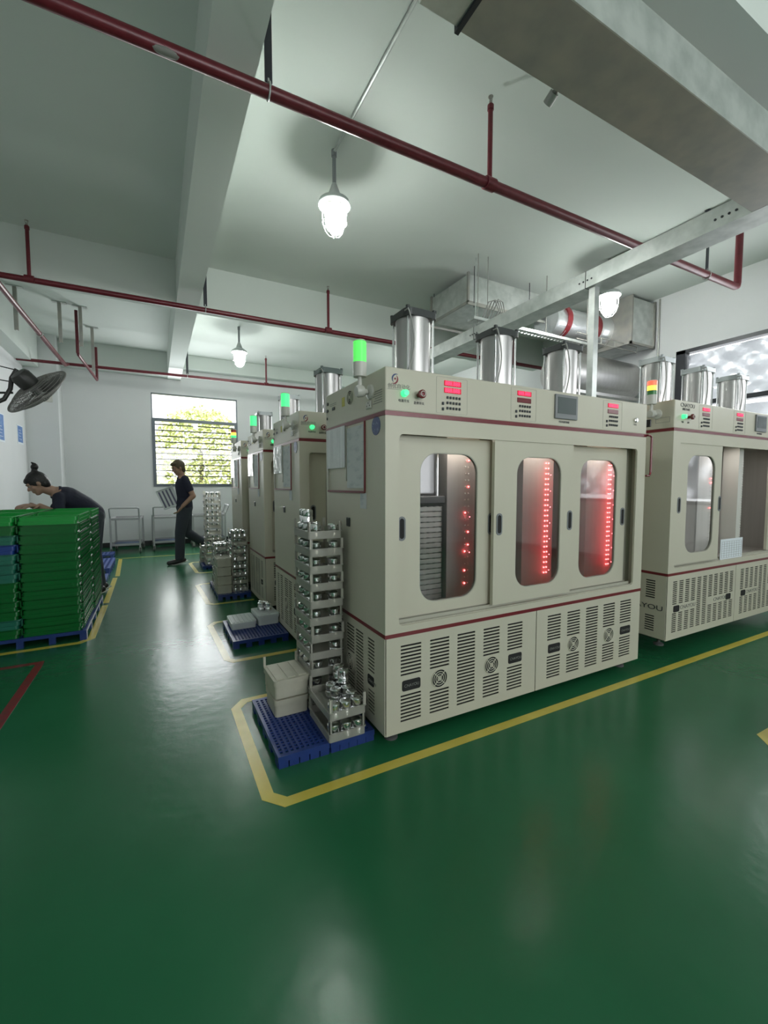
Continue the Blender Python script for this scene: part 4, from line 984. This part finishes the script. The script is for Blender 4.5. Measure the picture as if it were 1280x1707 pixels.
def torso(b, pel, wst, chs, shl, shr, nck, k=1.0, hw=.155):
    pel, wst, chs, shl, shr, nck = map(Vector, (pel, wst, chs, shl, shr, nck))
    sd = (shl-shr).normalized()
    def ell(c, a, d, up):
        up = up.normalized(); fw = sd.cross(up).normalized(); s2 = up.cross(fw).normalized()
        return [c+s2*math.cos(2*PI*i/20)*a*k+fw*math.sin(2*PI*i/20)*d*k for i in range(20)]
    u1, u2, u3 = wst-pel, chs-wst, nck-chs
    b.loft([ell(pel-u1.normalized()*.05, hw*.85, .10, u1), ell(pel, hw, .115, u1), ell(pel+(wst-pel)*.5, hw*.95, .11, u1), ell(wst, hw*.84, .100, u1+u2), ell(wst+(chs-wst)*.5, hw*.93, .108, u2), ell(chs, hw*1.03, .115, u2), ell(chs+(nck-chs)*.45, hw*.98, .098, u3), ell(chs+(nck-chs)*.80, hw*.60, .07, u3), ell(nck, .055, .055, u3)])
    b.cone(shl, chs+(shl-chs)*.4, .052*k, .075*k); b.cone(shr, chs+(shr-chs)*.4, .052*k, .075*k)
def person(J, label, skin, hairm, hair_fn, trousers, hold=False):
    root = empty('person', label, 'person', (J['foot'][0], J['foot'][1], 0)); off = Vector((J['foot'][0], J['foot'][1], 0))
    V = {k: (Vector(v)-off if k not in ('hf', 'hu') else Vector(v)) for k, v in J.items() if k != 'foot'}
    b = B(); P, rot = head(b, V['head'], V['hf'], V['hu'])
    b.cone(V['nck']-(V['nck']-V['chs']).normalized()*.03, V['head']-V['hu'].normalized()*.05-V['hf']*.012, .056, .052)
    torso(b, V['pel'], V['wst'], V['chs'], V['shl'], V['shr'], V['nck'])
    for s in 'lr':
        b.cone(V['sh'+s], V['el'+s], .049, .040); b.cone(V['el'+s], V['wr'+s], .042, .028)
        d = V['hd'+s]-V['wr'+s]; up = V['up'+s]+off; sd = d.cross(up)*(1 if s == 'l' else -1)
        hand(b, V['wr'+s], d, up, sd, J.get('curl'+s, .5) if not isinstance(J.get('curl'+s), tuple) else .5)
        b.cone(V['hp'+s], V['kn'+s], .082, .056); b.cone(V['kn'+s], V['an'+s], .056, .036)
        b.cone(V['an'+s], V['to'+s]-(V['to'+s]-V['an'+s])*.25, .034, .022)
    body = remeshed(b, 'body', skin, .0065, root, 3)
    eyes(P, 1, root)
    c = B(); torso(c, V['pel'], V['wst'], V['chs'], V['shl'], V['shr'], V['nck']-(V['nck']-V['chs'])*.08, 1.10)
    for s in 'lr': c.cone(V['shl' if s == 'l' else 'shr'], V['sh'+s]+(V['el'+s]-V['sh'+s])*.62, .060, .056)
    remeshed(c, 'shirt', 'navy', .010, root, 5)
    col = B().ring(V['nck']-(V['nck']-V['chs'])*.22, (V['nck']-V['chs']), .064, .017, 20, 8); obj('shirt_collar', col, 'navy', root, True)
    c = B()
    pu = (V['wst']-V['pel']).normalized()
    c.cone(V['pel']+Vector((0, .055, -.01)), V['pel']+Vector((0, -.055, -.01)), .118, .118)
    for s in 'lr':
        c.cone(V['hp'+s], V['kn'+s], .104, .080); e = V['kn'+s]+(V['an'+s]-V['kn'+s])*1.02; c.cyl(V['kn'+s], e, .078, 18, .070); c.ball(V['kn'+s]+(e-V['kn'+s])*.15, .070, 14)
    remeshed(c, 'trousers', trousers, .010, root, 5)
    for s in 'lr':
        a, t = V['an'+s], V['to'+s]; f = (t-a); f2 = f.normalized(); q = B()
        dn = V['so'+s]+off; dn = (dn-f2*dn.dot(f2)).normalized()
        q.cone(a-f2*.045+dn*.028, t+f2*.01+dn*.006, .044, .036); q.cone(a, a+dn*.02, .042, .042)
        remeshed(q, 'shoe', 'shoe', .007, root, 3)
        obj('shoe_sole', B().loft([[a-f2*.08+dn*zz+f2*(.12+.15*math.cos(2*PI*i/20))+f2.cross(dn)*math.sin(2*PI*i/20)*.040 for i in range(20)] for zz in (.052, .066)]), 'sole', root, True)
    h = B(); hair_fn(h, P, rot); remeshed(h, 'hair', hairm, .006, root, 2)
    return root
def short_hair(h, P, rot):
    h.ball(P(-.020, 0, .034), .105, 20, (.93, .82, .96), rot); h.ball(P(.03, 0, .075), .06, 14, (1.1, 1.15, .62), rot)
    h.ball(P(-.05, 0, -.03), .07, 14, (.75, .98, 1.0), rot)
    for k in (-1, 1): h.ball(P(.0, k*.062, .02), .045, 10, (.9, .5, 1), rot)
def bun_hair(h, P, rot):
    h.ball(P(-.016, 0, .030), .104, 20, (.94, .82, .98), rot); h.ball(P(.022, 0, .062), .062, 14, (1.15, 1.15, .7), rot); h.ball(P(-.05, 0, -.02), .075, 14, (.8, .95, 1.0), rot)
    h.cone(P(-.05, 0, .115), P(-.075, 0, .150), .030, .024); h.ball(P(-.082, 0, .158), .037, 12, (1, 1.1, .9), rot); h.cone(P(-.10, 0, .18), P(-.085, 0, .21), .014, .008)
person(dict(foot=(.30, 7.68), head=(.338, 7.66, 1.548), hf=(-.90, -.30, -.30), hu=(-.25, 0, 1), nck=(.385, 7.675, 1.435), chs=(.410, 7.68, 1.26), wst=(.420, 7.68, 1.06), pel=(.415, 7.68, .90),
            shl=(.425, 7.535, 1.372), shr=(.410, 7.845, 1.372), ell=(.535, 7.49, 1.10), elr=(.42, 7.90, 1.10), wrl=(.375, 7.42, .945), wrr=(.29, 7.83, 1.0), hdl=(.32, 7.42, .87), hdr=(.22, 7.79, .975),
            upl=(.9, -.2, -.3), upr=(0, .25, 1), hpl=(.40, 7.60, .87), hpr=(.43, 7.77, .87), knl=(.335, 7.59, .50), knr=(.44, 7.78, .50), anl=(.32, 7.58, .085), anr=(.70, 7.80, .30), tol=(.17, 7.565, .045), tor=(.735, 7.80, .165),
            sol=(0, 0, -1), sor=(1, 0, -.2)), 'short-haired person in dark polo and trousers walking past the window carrying a white crate', 'skin', 'hairbrown', short_hair, 'denim')
tb = B(); tb.grid(-.125, .125, -.155, .155, [(-.105+i*.055, -.080+i*.055, -.135, .135) for i in range(4)], .008, TOP(0)); tb.plate(rect(-.13, .13, -.16, .16), [rect(-.118, .118, -.148, .148)], .04, TOP(.03)).box(-.12, .12, -.15, .15, -.03, -.026)
o = obj('carried_crate', tb, 'whitebox'); obj('crate_liner', B().box(-.118, .118, -.148, .148, -.022, -.016), 'linergrey', o); o.location = (.185, 7.70, 1.070); o.rotation_euler = (math.radians(80), math.radians(-22), 0); tag(o, 'white slatted crate held under the arm of the walking person', 'crate')
person(dict(foot=(-.66, 5.92), head=(-1.100, 5.76, 1.292), hf=(-.80, -.22, -.52), hu=(-.40, 0, .80), nck=(-.975, 5.80, 1.215), chs=(-.86, 5.85, 1.13), wst=(-.72, 5.93, 1.04), pel=(-.64, 5.97, .93),
            shl=(-.91, 5.68, 1.14), shr=(-.90, 5.99, 1.14), ell=(-.90, 5.60, .96), elr=(-1.05, 6.03, .95), wrl=(-1.06, 5.62, 1.06), wrr=(-1.18, 5.86, 1.06), hdl=(-1.12, 5.58, 1.06), hdr=(-1.24, 5.78, 1.06),
            upl=(0, 0, 1), upr=(0, 0, 1), hpl=(-.64, 5.88, .88), hpr=(-.64, 6.05, .88), knl=(-.68, 5.87, .48), knr=(-.66, 6.06, .48), anl=(-.63, 5.86, .085), anr=(-.62, 6.07, .085), tol=(-.77, 5.84, .045), tor=(-.76, 6.07, .045),
            sol=(0, 0, -1), sor=(0, 0, -1)), 'person with black hair in a bun and dark shirt bending over the green crates', 'skinw', 'hair', bun_hair, 'denim')
print('TINS', NC[0])
